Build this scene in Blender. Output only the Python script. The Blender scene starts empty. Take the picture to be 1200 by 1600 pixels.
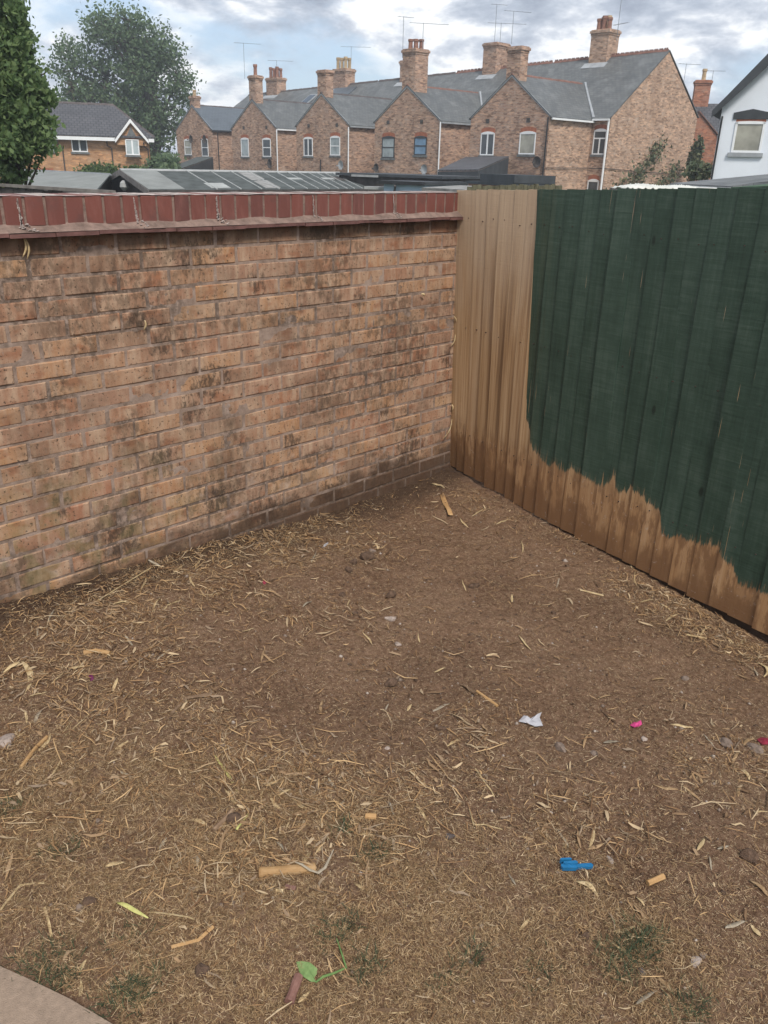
import bpy, bmesh, math, random
import numpy as np
from mathutils import Matrix, Vector
random.seed(7); RNG = np.random.default_rng(11)
SC = bpy.context.scene; COL = SC.collection
PI = math.pi

# ------------------------------------------------------------------ camera, light, exposure
F = 1280.0                                   # focal length in pixels of the 1200 x 1600 picture
YAW, PITCH, ROLL = 0.79339, 0.40246, 0.02596
CAM = np.array([-3.62801, -3.06595, 1.64364])
_cy, _sy = math.cos(YAW), math.sin(YAW)
FWD = np.array([_sy*math.cos(PITCH), _cy*math.cos(PITCH), -math.sin(PITCH)])
_r0 = np.array([_cy, -_sy, 0.0]); _u0 = np.cross(_r0, FWD)
RGT = math.cos(ROLL)*_r0 + math.sin(ROLL)*_u0
UPV = -math.sin(ROLL)*_r0 + math.cos(ROLL)*_u0
cd = bpy.data.cameras.new('camera'); cam = bpy.data.objects.new('camera', cd); COL.objects.link(cam)
cd.sensor_fit = 'VERTICAL'; cd.sensor_height = 36.0; cd.sensor_width = 27.0; cd.lens = F/1600*36
cd.clip_start = 0.05; cd.clip_end = 4000
cam.matrix_world = Matrix(((RGT[0], UPV[0], -FWD[0], CAM[0]), (RGT[1], UPV[1], -FWD[1], CAM[1]),
                           (RGT[2], UPV[2], -FWD[2], CAM[2]), (0, 0, 0, 1)))
SC.camera = cam
SUN_EL, SUN_AZ = math.radians(52), math.radians(205)      # azimuth measured from +Y towards +X
SKY_STRENGTH = 0.1
w = bpy.data.worlds.new('World'); SC.world = w; w.use_nodes = True
SC.view_settings.view_transform = 'Standard'; SC.view_settings.look = 'None'
SC.view_settings.exposure = 0.9; SC.view_settings.gamma = 1.0; SC.view_settings.use_curve_mapping = False

class NT:
    def __init__(s, nt): s.nt = nt; s.x = 0
    def n(s, typ, props=None, **ins):
        nd = s.nt.nodes.new(typ); s.x += 160; nd.location = (s.x, 0)
        for k, v in (props or {}).items(): setattr(nd, k, v)
        for k, v in ins.items():
            key = int(k[1:]) if k[0] == '_' and k[1:].isdigit() else k.replace('_', ' ')
            sock = nd.inputs[key]
            if isinstance(v, bpy.types.NodeSocket): s.nt.links.new(v, sock)
            elif isinstance(v, tuple) and len(v) == 3 and sock.type == 'RGBA': sock.default_value = (*v, 1)
            else: sock.default_value = v
        return nd
    def math(s, op, a, b=0.0, c=0.0, clamp=False):
        nd = s.n('ShaderNodeMath', {'operation': op, 'use_clamp': clamp}, _0=a, _1=b)
        if op in ('MULTIPLY_ADD', 'SMOOTH_MIN'):
            if isinstance(c, bpy.types.NodeSocket): s.nt.links.new(c, nd.inputs[2])
            else: nd.inputs[2].default_value = c
        return nd.outputs[0]
    def vmath(s, op, a, b=(0, 0, 0)):
        return s.n('ShaderNodeVectorMath', {'operation': op}, _0=a, _1=b)
    def noise(s, vec, scale, detail=3.0, rough=0.55, dist=0.0):
        return s.n('ShaderNodeTexNoise', None, Vector=vec, Scale=scale, Detail=detail, Roughness=rough, Distortion=dist).outputs[0]
    def ramp(s, fac, stops, interp='LINEAR'):
        nd = s.n('ShaderNodeValToRGB', None, Fac=fac); cr = nd.color_ramp; cr.interpolation = interp
        while len(cr.elements) < len(stops): cr.elements.new(0.5)
        for e, (p, c) in zip(cr.elements, stops):
            e.position = p; e.color = (*c, 1) if isinstance(c, tuple) else (c, c, c, 1)
        return nd.outputs[0]
    def mix(s, fac, a, b, blend='MIX'):
        nd = s.n('ShaderNodeMix', {'data_type': 'RGBA', 'blend_type': blend})
        for idx, v in ((0, fac), (6, a), (7, b)):
            if isinstance(v, bpy.types.NodeSocket): s.nt.links.new(v, nd.inputs[idx])
            elif isinstance(v, tuple): nd.inputs[idx].default_value = (*v, 1)
            else: nd.inputs[idx].default_value = v
        return nd.outputs[2]
    def smooth(s, v, lo, hi):
        nd = s.n('ShaderNodeMapRange', {'interpolation_type': 'SMOOTHSTEP'}, Value=v)
        nd.inputs[1].default_value = lo; nd.inputs[2].default_value = hi
        return nd.outputs[0]
    def scale(s, vec, sx, sy, sz):
        return s.n('ShaderNodeMapping', None, Vector=vec, Scale=(sx, sy, sz)).outputs[0]
    def link(s, a, b): s.nt.links.new(a, b)

# sky: Nishita blue with broken cloud laid on a plane high above
t = NT(w.node_tree); bg = w.node_tree.nodes['Background']
sky = t.n('ShaderNodeTexSky', {'sky_type': 'NISHITA', 'sun_disc': False, 'sun_elevation': SUN_EL, 'sun_rotation': SUN_AZ,
          'air_density': 1.0, 'dust_density': 1.5, 'ozone_density': 1.2})
tc = t.n('ShaderNodeTexCoord').outputs['Generated']
sep = t.n('ShaderNodeSeparateXYZ', None, Vector=tc)
zz = t.math('ADD', t.math('MAXIMUM', sep.outputs[2], 0.0), 0.30)
flat = t.n('ShaderNodeCombineXYZ', None, X=t.math('DIVIDE', sep.outputs[0], zz), Y=t.math('DIVIDE', sep.outputs[1], zz), Z=0.37).outputs[0]
shift = t.vmath('ADD', flat, (1.7, 5.2, 0.0)).outputs[0]
cover = t.noise(shift, 1.7, 7.0, 0.55, 0.25)
tone = t.noise(t.vmath('ADD', flat, (9.3, 2.1, 4.0)).outputs[0], 2.3, 6.0, 0.6, 0.3)
edge = t.noise(shift, 5.0, 5.0, 0.6, 0.2)
cmask = t.smooth(cover, 0.35, 0.50)
ctone = t.math('ADD', t.math('MULTIPLY', tone, 0.62), t.math('MULTIPLY', edge, 0.38))
ccol = t.ramp(ctone, [(0.39, (2.15, 2.45, 3.0)), (0.45, (2.95, 3.3, 3.9)), (0.49, (4.1, 4.4, 4.9)), (0.535, (6.2, 6.3, 6.4))])
blue = t.mix(0.55, sky.outputs[0], (2.7, 3.5, 4.7))
t.link(t.mix(cmask, blue, ccol), bg.inputs[0]); bg.inputs[1].default_value = SKY_STRENGTH
sd = bpy.data.lights.new('sun', 'SUN'); sd.energy = 2.0; sd.angle = math.radians(14); sd.color = (1.0, 0.93, 0.83)
sun = bpy.data.objects.new('sun', sd); COL.objects.link(sun)
_sv = Vector((math.sin(SUN_AZ)*math.cos(SUN_EL), math.cos(SUN_AZ)*math.cos(SUN_EL), math.sin(SUN_EL)))
sun.rotation_euler = _sv.to_track_quat('Z', 'Y').to_euler(); sun.location = (0, 0, 30)

# ------------------------------------------------------------------ helpers
def tag(o, label=None, cat=None, group=None, kind=None):
    for k, v in (('label', label), ('category', cat), ('group', group), ('kind', kind)):
        if v: o[k] = v
    return o
def thing(name, label, cat, loc=(0, 0, 0), rz=0.0, group=None):
    o = bpy.data.objects.new(name, None); COL.objects.link(o); o.empty_display_size = 0.1
    o.location = loc; o.rotation_euler = (0, 0, rz)
    return tag(o, label, cat, group)
def link_mesh(name, me, parent=None, loc=None):
    o = bpy.data.objects.new(name, me); COL.objects.link(o)
    if parent: o.parent = parent
    if loc is not None: o.location = loc
    return o
class MB:
    """collects faces, builds ONE mesh object with metric UVs"""
    def __init__(s): s.v = []; s.f = []
    def add(s, vs, fs):
        b = len(s.v); s.v += [tuple(map(float, v)) for v in vs]; s.f += [tuple(b+i for i in f) for f in fs]; return s
    def quad(s, a, b, c, d): return s.add([a, b, c, d], [(0, 1, 2, 3)])
    def poly(s, pts): return s.add(pts, [tuple(range(len(pts)))])
    def box(s, x0, x1, y0, y1, z0, z1):
        return s.add([(x, y, z) for z in (z0, z1) for y in (y0, y1) for x in (x0, x1)],
                     [(0, 2, 3, 1), (4, 5, 7, 6), (0, 1, 5, 4), (1, 3, 7, 5), (3, 2, 6, 7), (2, 0, 4, 6)])
    def slab(s, pts, off):
        """closed plate: polygon pts extruded by vector off"""
        n = len(pts); q = [tuple(np.array(p)+np.array(off)) for p in pts]
        return s.add(list(pts)+q, [tuple(range(n))[::-1], tuple(range(n, 2*n))] + [(i, (i+1) % n, n+(i+1) % n, n+i) for i in range(n)])
    def tube(s, path, rad, seg=6, caps=True):
        P = [np.array(p, float) for p in path]; R = rad if hasattr(rad, '__len__') else [rad]*len(P)
        vs = []; fs = []
        for i, p in enumerate(P):
            d = P[min(i+1, len(P)-1)]-P[max(i-1, 0)]; d /= (np.linalg.norm(d)+1e-9)
            a = np.cross(d, (0, 0, 1)) if abs(d[2]) < 0.9 else np.cross(d, (1, 0, 0)); a /= np.linalg.norm(a); b = np.cross(d, a)
            vs += [p+R[i]*(math.cos(2*PI*k/seg)*a+math.sin(2*PI*k/seg)*b) for k in range(seg)]
        for i in range(len(P)-1):
            fs += [(i*seg+k, i*seg+(k+1) % seg, (i+1)*seg+(k+1) % seg, (i+1)*seg+k) for k in range(seg)]
        if caps: fs += [tuple(range(seg))[::-1], tuple((len(P)-1)*seg+k for k in range(seg))]
        return s.add(vs, fs)
    def ring(s, cx, cy, prof, seg=10):
        """lathe about a vertical axis, prof = [(r, z)...]"""
        vs = [(cx+r*math.cos(2*PI*k/seg), cy+r*math.sin(2*PI*k/seg), z) for r, z in prof for k in range(seg)]
        fs = [(i*seg+k, i*seg+(k+1) % seg, (i+1)*seg+(k+1) % seg, (i+1)*seg+k) for i in range(len(prof)-1) for k in range(seg)]
        fs += [tuple(range(seg))[::-1], tuple((len(prof)-1)*seg+k for k in range(seg))]
        return s.add(vs, fs)
    def build(s, name, m, parent=None, smooth=False, loc=None, fix=True):
        me = bpy.data.meshes.new(name); me.from_pydata(s.v, [], s.f); me.update()
        if fix:
            bm = bmesh.new(); bm.from_mesh(me); bmesh.ops.recalc_face_normals(bm, faces=bm.faces); bm.to_mesh(me); bm.free()
        uvl = me.uv_layers.new(name='UVMap')
        for p in me.polygons:
            n = p.normal; tx = Vector((-n.y, n.x, 0))
            tx = tx.normalized() if tx.length > 0.02 else Vector((1, 0, 0)); b = n.cross(tx)
            for li in p.loop_indices:
                co = me.vertices[me.loops[li].vertex_index].co; uvl.data[li].uv = (co.dot(tx), co.dot(b))
        me.materials.append(m)
        if smooth: me.polygons.foreach_set('use_smooth', [True]*len(me.polygons))
        return link_mesh(name, me, parent, loc)
def fast_mesh(name, verts, faces, m, parent=None, smooth=False):
    verts = np.asarray(verts, np.float32).reshape(-1, 3); faces = np.asarray(faces, np.int32); k = faces.shape[1]
    me = bpy.data.meshes.new(name); me.vertices.add(len(verts)); me.vertices.foreach_set('co', verts.ravel())
    me.loops.add(faces.size); me.loops.foreach_set('vertex_index', faces.ravel())
    me.polygons.add(len(faces)); me.polygons.foreach_set('loop_start', np.arange(0, faces.size, k, dtype=np.int32))
    me.polygons.foreach_set('loop_total', np.full(len(faces), k, np.int32))
    if smooth: me.polygons.foreach_set('use_smooth', np.ones(len(faces), bool))
    me.update(calc_edges=True); me.materials.append(m)
    return link_mesh(name, me, parent)

def ray(px, py): return (px-600)/F*RGT - (py-800)/F*UPV + FWD
def pz(px, py, z):
    d = ray(px, py); return CAM + d*((z-CAM[2])/d[2])
def pdist(px, py, dist):
    d = ray(px, py); return CAM + d*(dist/math.hypot(d[0], d[1]))

def vnoise(x, y, cell, seed):
    """smooth value noise, about -1..1"""
    g = np.random.default_rng(seed).uniform(-1, 1, (256, 256))
    X = x/cell+1000.3; Y = y/cell+1000.7; i = np.floor(X).astype(int); j = np.floor(Y).astype(int); fx = X-i; fy = Y-j
    fx = fx*fx*(3-2*fx); fy = fy*fy*(3-2*fy); a = lambda p, q: g[(i+p) % 256, (j+q) % 256]
    return (a(0, 0)*(1-fx)+a(1, 0)*fx)*(1-fy)+(a(0, 1)*(1-fx)+a(1, 1)*fx)*fy
FA = math.radians(9.0); FDIR = np.array([-math.sin(FA), -math.cos(FA), 0]); FN = np.array([-math.cos(FA), math.sin(FA), 0])  # fence run, and its face
def ground_z(x, y, fine=True):
    x = np.asarray(x, float); y = np.asarray(y, float)
    z = -0.112+0.106*np.clip((-x-1.0)/1.7, 0, 1)
    s = x*FDIR[0]+y*FDIR[1]; fd = np.maximum(x*FN[0]+y*FN[1], 0)
    z = z-0.075*np.clip((s-0.95)/1.2, 0, 1)*np.exp(-fd/0.22)+0.026*np.exp(-fd/0.12)*np.clip(1-s/1.1, 0, 1)
    z = z+0.015*np.exp(y/0.10)*(0.6+0.6*vnoise(x, y, 0.2, 5))
    z = z+0.012*vnoise(x, y, 0.55, 1)+0.008*vnoise(x, y, 0.17, 2)
    if fine:
        z = z+0.0055*vnoise(x, y, 0.065, 3)+0.0042*vnoise(x, y, 0.027, 4)+0.0028*np.abs(vnoise(x, y, 0.0135, 6))
    return z
def G(px, py, up=0.0):
    z = -0.08
    for _ in range(8):
        p = pz(px, py, z); z = float(ground_z(p[0], p[1]))
    return np.array([p[0], p[1], z+up])

# ------------------------------------------------------------------ materials
MATS = {}
def mat(name, rough=0.8, spec=0.3):
    m = bpy.data.materials.new(name); m.use_nodes = True; t = NT(m.node_tree); b = m.node_tree.nodes['Principled BSDF']
    b.inputs['Roughness'].default_value = rough; b.inputs['Specular IOR Level'].default_value = spec
    MATS[name] = m; return m, t, b
def bump(t, b, h, strength=0.4, dist=0.004):
    t.link(t.n('ShaderNodeBump', None, Height=h, Strength=strength, Distance=dist).outputs[0], b.inputs['Normal'])
def plain(name, col, rough=0.7, var=0.25, scale=8.0, spec=0.3, bs=0.15):
    m, t, b = mat(name, rough, spec); p = t.n('ShaderNodeNewGeometry').outputs['Position']
    n = t.noise(p, scale, 5.0, 0.6); lo = tuple(c*(1-var) for c in col); hi = tuple(min(1, c*(1+var)) for c in col)
    t.link(t.ramp(n, [(0.3, lo), (0.7, hi)]), b.inputs['Base Color']); bump(t, b, t.noise(p, scale*6, 3.0), bs, 0.01)
    return m
def islands(name, stops, rough=0.85, trans=0.0, spec=0.2):
    m, t, b = mat(name, rough, spec); r = t.n('ShaderNodeNewGeometry').outputs['Random Per Island']
    c = t.ramp(r, stops); t.link(c, b.inputs['Base Color'])
    if trans:
        tr = t.n('ShaderNodeBsdfTranslucent', None, Color=c).outputs[0]
        mx = t.n('ShaderNodeMixShader', None, Fac=trans); t.link(b.outputs[0], mx.inputs[1]); t.link(tr, mx.inputs[2])
        t.link(mx.outputs[0], m.node_tree.nodes['Material Output'].inputs[0])
    return m

def wall_brick_mat():
    m, t, b = mat('buff_brick', 0.9, 0.2); g = t.n('ShaderNodeNewGeometry'); p = g.outputs['Position']
    rnd = t.n('ShaderNodeObjectInfo').outputs['Random']
    base = t.ramp(rnd, [(0.0, (0.300, 0.160, 0.102)), (0.2, (0.335, 0.192, 0.124)), (0.4, (0.275, 0.168, 0.118)), (0.55, (0.400, 0.222, 0.118)),
                        (0.7, (0.305, 0.190, 0.134)), (0.85, (0.325, 0.158, 0.098)), (1.0, (0.410, 0.255, 0.146))])
    off = t.vmath('ADD', p, t.n('ShaderNodeCombineXYZ', None, X=t.math('MULTIPLY', rnd, 37.0), Y=0.0, Z=t.math('MULTIPLY', rnd, 11.0)).outputs[0]).outputs[0]
    streak = t.noise(t.scale(off, 26, 1, 4.5), 1.0, 5.0, 0.62)          # upright drag marks in the face
    c = t.mix(t.smooth(streak, 0.35, 0.72), base, (0.44, 0.315, 0.225))
    red = t.noise(t.scale(off, 9, 1, 14), 1.0, 3.0, 0.5); c = t.mix(t.math('MULTIPLY', t.smooth(red, 0.53, 0.68), 0.6), c, (0.26, 0.105, 0.055))
    pale = t.noise(off, 24, 6.0, 0.65); c = t.mix(t.math('MULTIPLY', t.smooth(pale, 0.55, 0.75), 0.5), c, (0.37, 0.30, 0.235))
    # grime: dark mould in drifting bands and freckles
    gn = t.noise(t.scale(p, 1.7, 1, 2.4), 1.0, 6.0, 0.68, 0.6); gf = t.noise(t.scale(p, 34, 1, 22), 1.0, 5.0, 0.7)
    gr = t.math('MULTIPLY', t.smooth(gn, 0.43, 0.60), t.smooth(gf, 0.40, 0.60))
    c = t.mix(t.math('MULTIPLY', gr, 0.62), c, (0.052, 0.038, 0.028))
    fr = t.noise(p, 75, 4.0, 0.65); c = t.mix(t.math('MULTIPLY', t.smooth(fr, 0.585, 0.65), 0.85), c, (0.055, 0.04, 0.03))
    soft = t.noise(t.scale(p, 3.5, 1, 5.0), 1.0, 4.0, 0.6); c = t.mix(t.math('MULTIPLY', t.smooth(soft, 0.46, 0.66), 0.42), c, (0.095, 0.063, 0.045))
    xz = t.n('ShaderNodeCombineXYZ', None, X=t.n('ShaderNodeSeparateXYZ', None, Vector=p).outputs[0], Y=0.0, Z=t.n('ShaderNodeSeparateXYZ', None, Vector=p).outputs[2]).outputs[0]; acc = None
    for (px, py, rr) in [(300, 400, .10), (330, 385, .06), (322, 600, .11), (345, 590, .08), (300, 640, .09), (255, 720, .10), (190, 845, .12), (420, 800, .12), (455, 690, .08), (520, 770, .12), (640, 700, .16), (215, 500, .07), (250, 540, .07), (400, 440, .06), (95, 790, .06), (640, 350, .08), (560, 470, .06), (500, 360, .1), (340, 780, .10), (600, 640, .07), (700, 560, .07)]:
        d_ = ray(px, py); q_ = CAM+d_*(-CAM[1]/d_[1]); di = t.vmath('DISTANCE', xz, (q_[0], 0.0, q_[2])).outputs['Value']; v_ = t.smooth(di, rr*1.5, rr*.2)
        acc = v_ if acc is None else t.math('MAXIMUM', acc, v_)
    bl = t.noise(t.scale(p, 42, 1, 22), 1.0, 6.0, 0.75, 0.3); st = t.smooth(t.math('ADD', t.math('MULTIPLY', acc, 0.24), bl), 0.60, 0.80)
    c = t.mix(t.math('MULTIPLY', st, 0.78), c, (0.045, 0.033, 0.026))
    bloom = t.noise(t.scale(p, 6, 1, 9), 1.0, 5.0, 0.7); spz = t.n('ShaderNodeSeparateXYZ', None, Vector=p).outputs[2]
    c = t.mix(t.math('MULTIPLY', t.math('MULTIPLY', t.smooth(bloom, 0.54, 0.68), t.smooth(spz, 0.55, 0.1)), 0.5), c, (0.42, 0.345, 0.30))
    # green algae low at the open end, soil splash along the foot, shade of the overhang painted under the tiles
    sp = t.n('ShaderNodeSeparateXYZ', None, Vector=p); X, Z = sp.outputs[0], sp.outputs[2]
    alg = t.math('MULTIPLY', t.math('MULTIPLY', t.smooth(t.math('SUBTRACT', -1.2, X), 0.0, 1.3), t.smooth(t.math('SUBTRACT', 0.75, Z), 0.0, 0.6)), t.smooth(t.noise(p, 9, 4.0), 0.45, 0.6))
    c = t.mix(t.math('MULTIPLY', alg, 0.45), c, (0.165, 0.145, 0.062))
    foot = t.math('SUBTRACT', t.math('ADD', t.math('MULTIPLY', t.noise(t.scale(p, 5, 1, 9), 1.0, 5.0, 0.65), 0.52), t.math('MULTIPLY', X, 0.055)), t.math('MULTIPLY', Z, 1.3))
    c = t.mix(t.math('MULTIPLY', t.smooth(foot, 0.06, 0.22), 0.86), c, (0.062, 0.038, 0.026))
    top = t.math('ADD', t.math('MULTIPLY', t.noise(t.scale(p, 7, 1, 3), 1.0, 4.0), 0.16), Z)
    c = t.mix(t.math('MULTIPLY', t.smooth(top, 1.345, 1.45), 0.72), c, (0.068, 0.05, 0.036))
    c = t.mix(1.0, c, (0.93, 0.915, 0.895), 'MULTIPLY'); t.link(c, b.inputs['Base Color'])
    bump(t, b, t.math('ADD', t.math('MULTIPLY', streak, 0.6), t.math('ADD', t.math('MULTIPLY', fr, -0.5), pale)), 0.55, 0.004)
    return m
def mortar_mat():
    m, t, b = mat('mortar', 0.95, 0.15); p = t.n('ShaderNodeNewGeometry').outputs['Position']
    n = t.noise(p, 14, 6.0, 0.65); c = t.ramp(n, [(0.3, (0.185, 0.132, 0.104)), (0.5, (0.28, 0.208, 0.168)), (0.72, (0.38, 0.30, 0.255))])
    sp = t.n('ShaderNodeSeparateXYZ', None, Vector=p)
    foot = t.math('SUBTRACT', t.math('MULTIPLY', t.noise(p, 6, 5.0), 0.5), t.math('MULTIPLY', sp.outputs[2], 1.3))
    c = t.mix(t.math('MULTIPLY', t.smooth(foot, 0.12, 0.34), 0.6), c, (0.085, 0.058, 0.043))
    gm = t.noise(t.scale(p, 1.7, 1, 2.4), 1.0, 6.0, 0.68, 0.6); g2 = t.noise(t.scale(p, 30, 1, 22), 1.0, 5.0, 0.7)
    c = t.mix(t.math('MULTIPLY', t.math('MULTIPLY', t.smooth(gm, 0.40, 0.58), t.smooth(g2, 0.36, 0.58)), 0.75), c, (0.062, 0.046, 0.036))
    t.link(c, b.inputs['Base Color']); bump(t, b, t.noise(p, 160, 4.0, 0.7), 0.6, 0.004); return m
def red_brick_mat():
    m, t, b = mat('red_coping_brick', 0.62, 0.4); p = t.n('ShaderNodeNewGeometry').outputs['Position']
    rnd = t.n('ShaderNodeObjectInfo').outputs['Random']
    c = t.ramp(rnd, [(0.0, (0.135, 0.046, 0.036)), (0.5, (0.165, 0.055, 0.042)), (1.0, (0.110, 0.044, 0.038))])
    n = t.noise(t.scale(p, 30, 30, 8), 1.0, 5.0, 0.65); c = t.mix(t.math('MULTIPLY', t.smooth(n, 0.45, 0.75), 0.5), c, (0.23, 0.098, 0.080))
    d = t.noise(p, 9, 5.0, 0.6); c = t.mix(t.math('MULTIPLY', t.smooth(d, 0.52, 0.7), 0.5), c, (0.085, 0.045, 0.040))
    t.link(c, b.inputs['Base Color']); bump(t, b, t.noise(t.scale(p, 150, 150, 60), 1.0, 4.0), 0.35, 0.002); return m
def house_brick(name, a, bcol, mort, dark=0.3, scale=1.0):
    m, t, b = mat(name, 0.92, 0.15); uv = t.n('ShaderNodeUVMap').outputs[0]; p = t.n('ShaderNodeNewGeometry').outputs['Position']
    br = t.n('ShaderNodeTexBrick', {'offset': 0.5}, Vector=uv, Color1=a, Color2=bcol, Mortar=mort, Scale=scale, Mortar_Size=0.011, Mortar_Smooth=0.2, Bias=0.0,
             Brick_Width=0.235, Row_Height=0.078)
    vor = t.n('ShaderNodeTexVoronoi', None, Vector=t.scale(uv, 4.2, 12.8, 1.0), Scale=1.0).outputs['Color']
    v = t.n('ShaderNodeSeparateColor', None, Color=vor).outputs[0]
    c = t.mix(t.math('MULTIPLY', t.smooth(v, 0.62, 0.9), 0.55), br.outputs[0], tuple(x*dark for x in a))
    c = t.mix(t.math('MULTIPLY', t.smooth(v, 0.32, 0.05), 0.6), c, tuple(min(1, x*1.5) for x in bcol))
    n = t.noise(p, 0.55, 5.0, 0.6); c = t.mix(t.math('MULTIPLY', t.smooth(n, 0.5, 0.72), 0.38), c, tuple(x*0.42 for x in a))
    n2 = t.noise(p, 2.6, 5.0, 0.7); c = t.mix(t.math('MULTIPLY', t.smooth(n2, 0.5, 0.72), 0.5), c, tuple(x*1.25 for x in mort))
    t.link(c, b.inputs['Base Color']); bump(t, b, br.outputs[1], -0.5, 0.02); return m
def tile_mat(name, a, bcol, rowh, width, rough=0.55, gap=0.012, bs=0.6, lich=0.25):
    m, t, b = mat(name, rough, 0.35); uv = t.n('ShaderNodeUVMap').outputs[0]; p = t.n('ShaderNodeNewGeometry').outputs['Position']
    br = t.n('ShaderNodeTexBrick', {'offset': 0.5}, Vector=uv, Color1=a, Color2=bcol, Mortar=tuple(x*0.45 for x in a), Scale=1.0, Mortar_Size=gap,
             Mortar_Smooth=0.3, Bias=0.0, Brick_Width=width, Row_Height=rowh)
    n = t.noise(p, 1.2, 6.0, 0.65); c = t.mix(t.math('MULTIPLY', t.smooth(n, 0.48, 0.72), lich*2), br.outputs[0], tuple(x*1.9 for x in bcol))
    n2 = t.noise(p, 0.7, 4.0, 0.6, 0.5); c = t.mix(t.math('MULTIPLY', t.smooth(n2, 0.52, 0.7), 0.5), c, tuple(x*0.55 for x in a))
    t.link(c, b.inputs['Base Color']); bump(t, b, br.outputs[1], -bs, 0.02); return m
PAINT_EDGE = [(-0.15, 1.9), (0.55, 1.9), (0.579, 1.55), (0.602, 1.237), (0.608, 0.924), (0.623, 0.593), (0.627, 0.401), (0.659, 0.386), (0.685, 0.293), (0.715, 0.247), (0.778, 0.230),
    (0.839, 0.195), (0.868, 0.211), (0.883, 0.250), (0.892, 0.215), (0.919, 0.202), (0.979, 0.213), (0.992, 0.242), (1.025, 0.224), (1.089, 0.220), (1.173, 0.207), (1.238, 0.222), (1.256, 0.310),
    (1.268, 0.232), (1.304, 0.207), (1.339, 0.225), (1.358, 0.226), (1.363, 0.300), (1.369, 0.248), (1.450, 0.230), (1.466, 0.214), (1.550, 0.194), (1.556, 0.091), (1.626, 0.087), (1.654, 0.121), (1.684, 0.110),
    (1.750, 0.111), (1.802, 0.131), (1.853, 0.142), (1.883, 0.092), (1.949, 0.073), (1.974, 0.010), (2.027, 0.015), (2.115, 0.016), (2.3, -0.03), (3.4, -0.06)]
def fence_mat():
    m, t, b = mat('fence_wood_and_paint', 0.8, 0.3); g = t.n('ShaderNodeNewGeometry'); p = g.outputs['Position']
    s = t.vmath('DOT_PRODUCT', p, tuple(FDIR)).outputs['Value']; sp = t.n('ShaderNodeSeparateXYZ', None, Vector=p); Z = sp.outputs[2]
    rnd = t.n('ShaderNodeObjectInfo').outputs['Random']
    q = t.n('ShaderNodeCombineXYZ', None, X=s, Y=t.math('MULTIPLY', rnd, 9.0), Z=Z).outputs[0]
    grain = t.noise(t.scale(q, 75, 1, 1.6), 1.0, 6.0, 0.6, 0.3); band = t.noise(t.scale(q, 17, 1, 0.7), 1.0, 4.0, 0.6, 0.6)
    c = t.ramp(t.math('ADD', t.math('MULTIPLY', grain, 0.5), t.math('MULTIPLY', band, 0.5)), [(0.36, (0.170, 0.095, 0.046)), (0.45, (0.34, 0.205, 0.102)), (0.53, (0.475, 0.315, 0.172)), (0.64, (0.61, 0.44, 0.275))])
    c = t.mix(0.35, c, t.ramp(rnd, [(0.0, (0.24, 0.135, 0.06)), (0.5, (0.34, 0.22, 0.115)), (1.0, (0.20, 0.12, 0.07))]))
    grey = t.noise(t.scale(q, 6, 1, 2.2), 1.0, 4.0, 0.6); gf = t.math('MULTIPLY', t.smooth(t.math('ADD', Z, t.math('MULTIPLY', grey, 0.8)), 1.1, 1.75), 0.55)
    c = t.mix(gf, c, (0.50, 0.40, 0.30))
    knot = t.n('ShaderNodeTexVoronoi', None, Vector=t.scale(q, 5.0, 1, 2.3), Scale=1.0).outputs['Distance']
    c = t.mix(t.math('MULTIPLY', t.smooth(knot, 0.085, 0.03), 0.85), c, (0.060, 0.030, 0.015))
    # damp, soil-stained foot
    wet = t.math('SUBTRACT', t.math('MULTIPLY', t.noise(t.scale(q, 7, 1, 3.0), 1.0, 5.0, 0.62), 0.62), t.math('ADD', t.math('MULTIPLY', Z, 1.0), t.math('MULTIPLY', s, 0.10)))
    c = t.mix(t.math('MULTIPLY', t.smooth(wet, 0.12, 0.25), 0.92), c, (0.062, 0.036, 0.023))
    st = t.noise(t.scale(q, 22, 1, 6.0), 1.0, 5.0, 0.65); low = t.smooth(Z, 0.30, 0.12)
    c = t.mix(t.math('MULTIPLY', t.math('MULTIPLY', t.smooth(st, 0.46, 0.58), low), 0.82), c, (0.07, 0.04, 0.025))
    warm = t.math('MULTIPLY', low, 0.45); c = t.mix(warm, c, (0.34, 0.175, 0.075), 'MIX')
    cob = t.noise(t.scale(q, 40, 1, 40), 1.0, 4.0, 0.7); c = t.mix(t.math('MULTIPLY', t.math('MULTIPLY', t.smooth(cob, 0.62, 0.72), low), 0.5), c, (0.42, 0.38, 0.34))
    # paint
    fc = t.n('ShaderNodeFloatCurve'); cv = fc.mapping.curves[0]
    pts = [((a+0.2)/3.7, (z+0.25)/2.4) for a, z in PAINT_EDGE]
    cv.points[0].location = pts[0]; cv.points[1].location = pts[-1]
    for q2 in pts[1:-1]: cv.points.new(*q2)
    for pt in cv.points: pt.handle_type = 'VECTOR'
    fc.mapping.update(); t.link(t.math('MULTIPLY_ADD', s, 1/3.7, 0.2/3.7), fc.inputs[1])
    ez = t.math('MULTIPLY_ADD', fc.outputs[0], 2.4, -0.25)
    jn = t.noise(t.scale(q, 85, 1, 2.5), 1.0, 4.0, 0.75); jag = t.math('SUBTRACT', t.math('MULTIPLY', t.math('SUBTRACT', jn, 0.5), 0.10), t.math('MULTIPLY', t.smooth(jn, 0.40, 0.28), 0.06))
    up_ = t.math('ADD', t.math('SUBTRACT', Z, ez), jag); pm = t.smooth(up_, -0.004, 0.010)
    dry = t.math('MULTIPLY', t.smooth(t.noise(t.scale(q, 210, 1, 5), 1.0, 4.0, 0.7), 0.50, 0.62), t.smooth(up_, 0.05, 0.0)); pm = t.math('MULTIPLY', pm, t.math('SUBTRACT', 1.0, t.math('MULTIPLY', dry, 0.55)))
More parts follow.
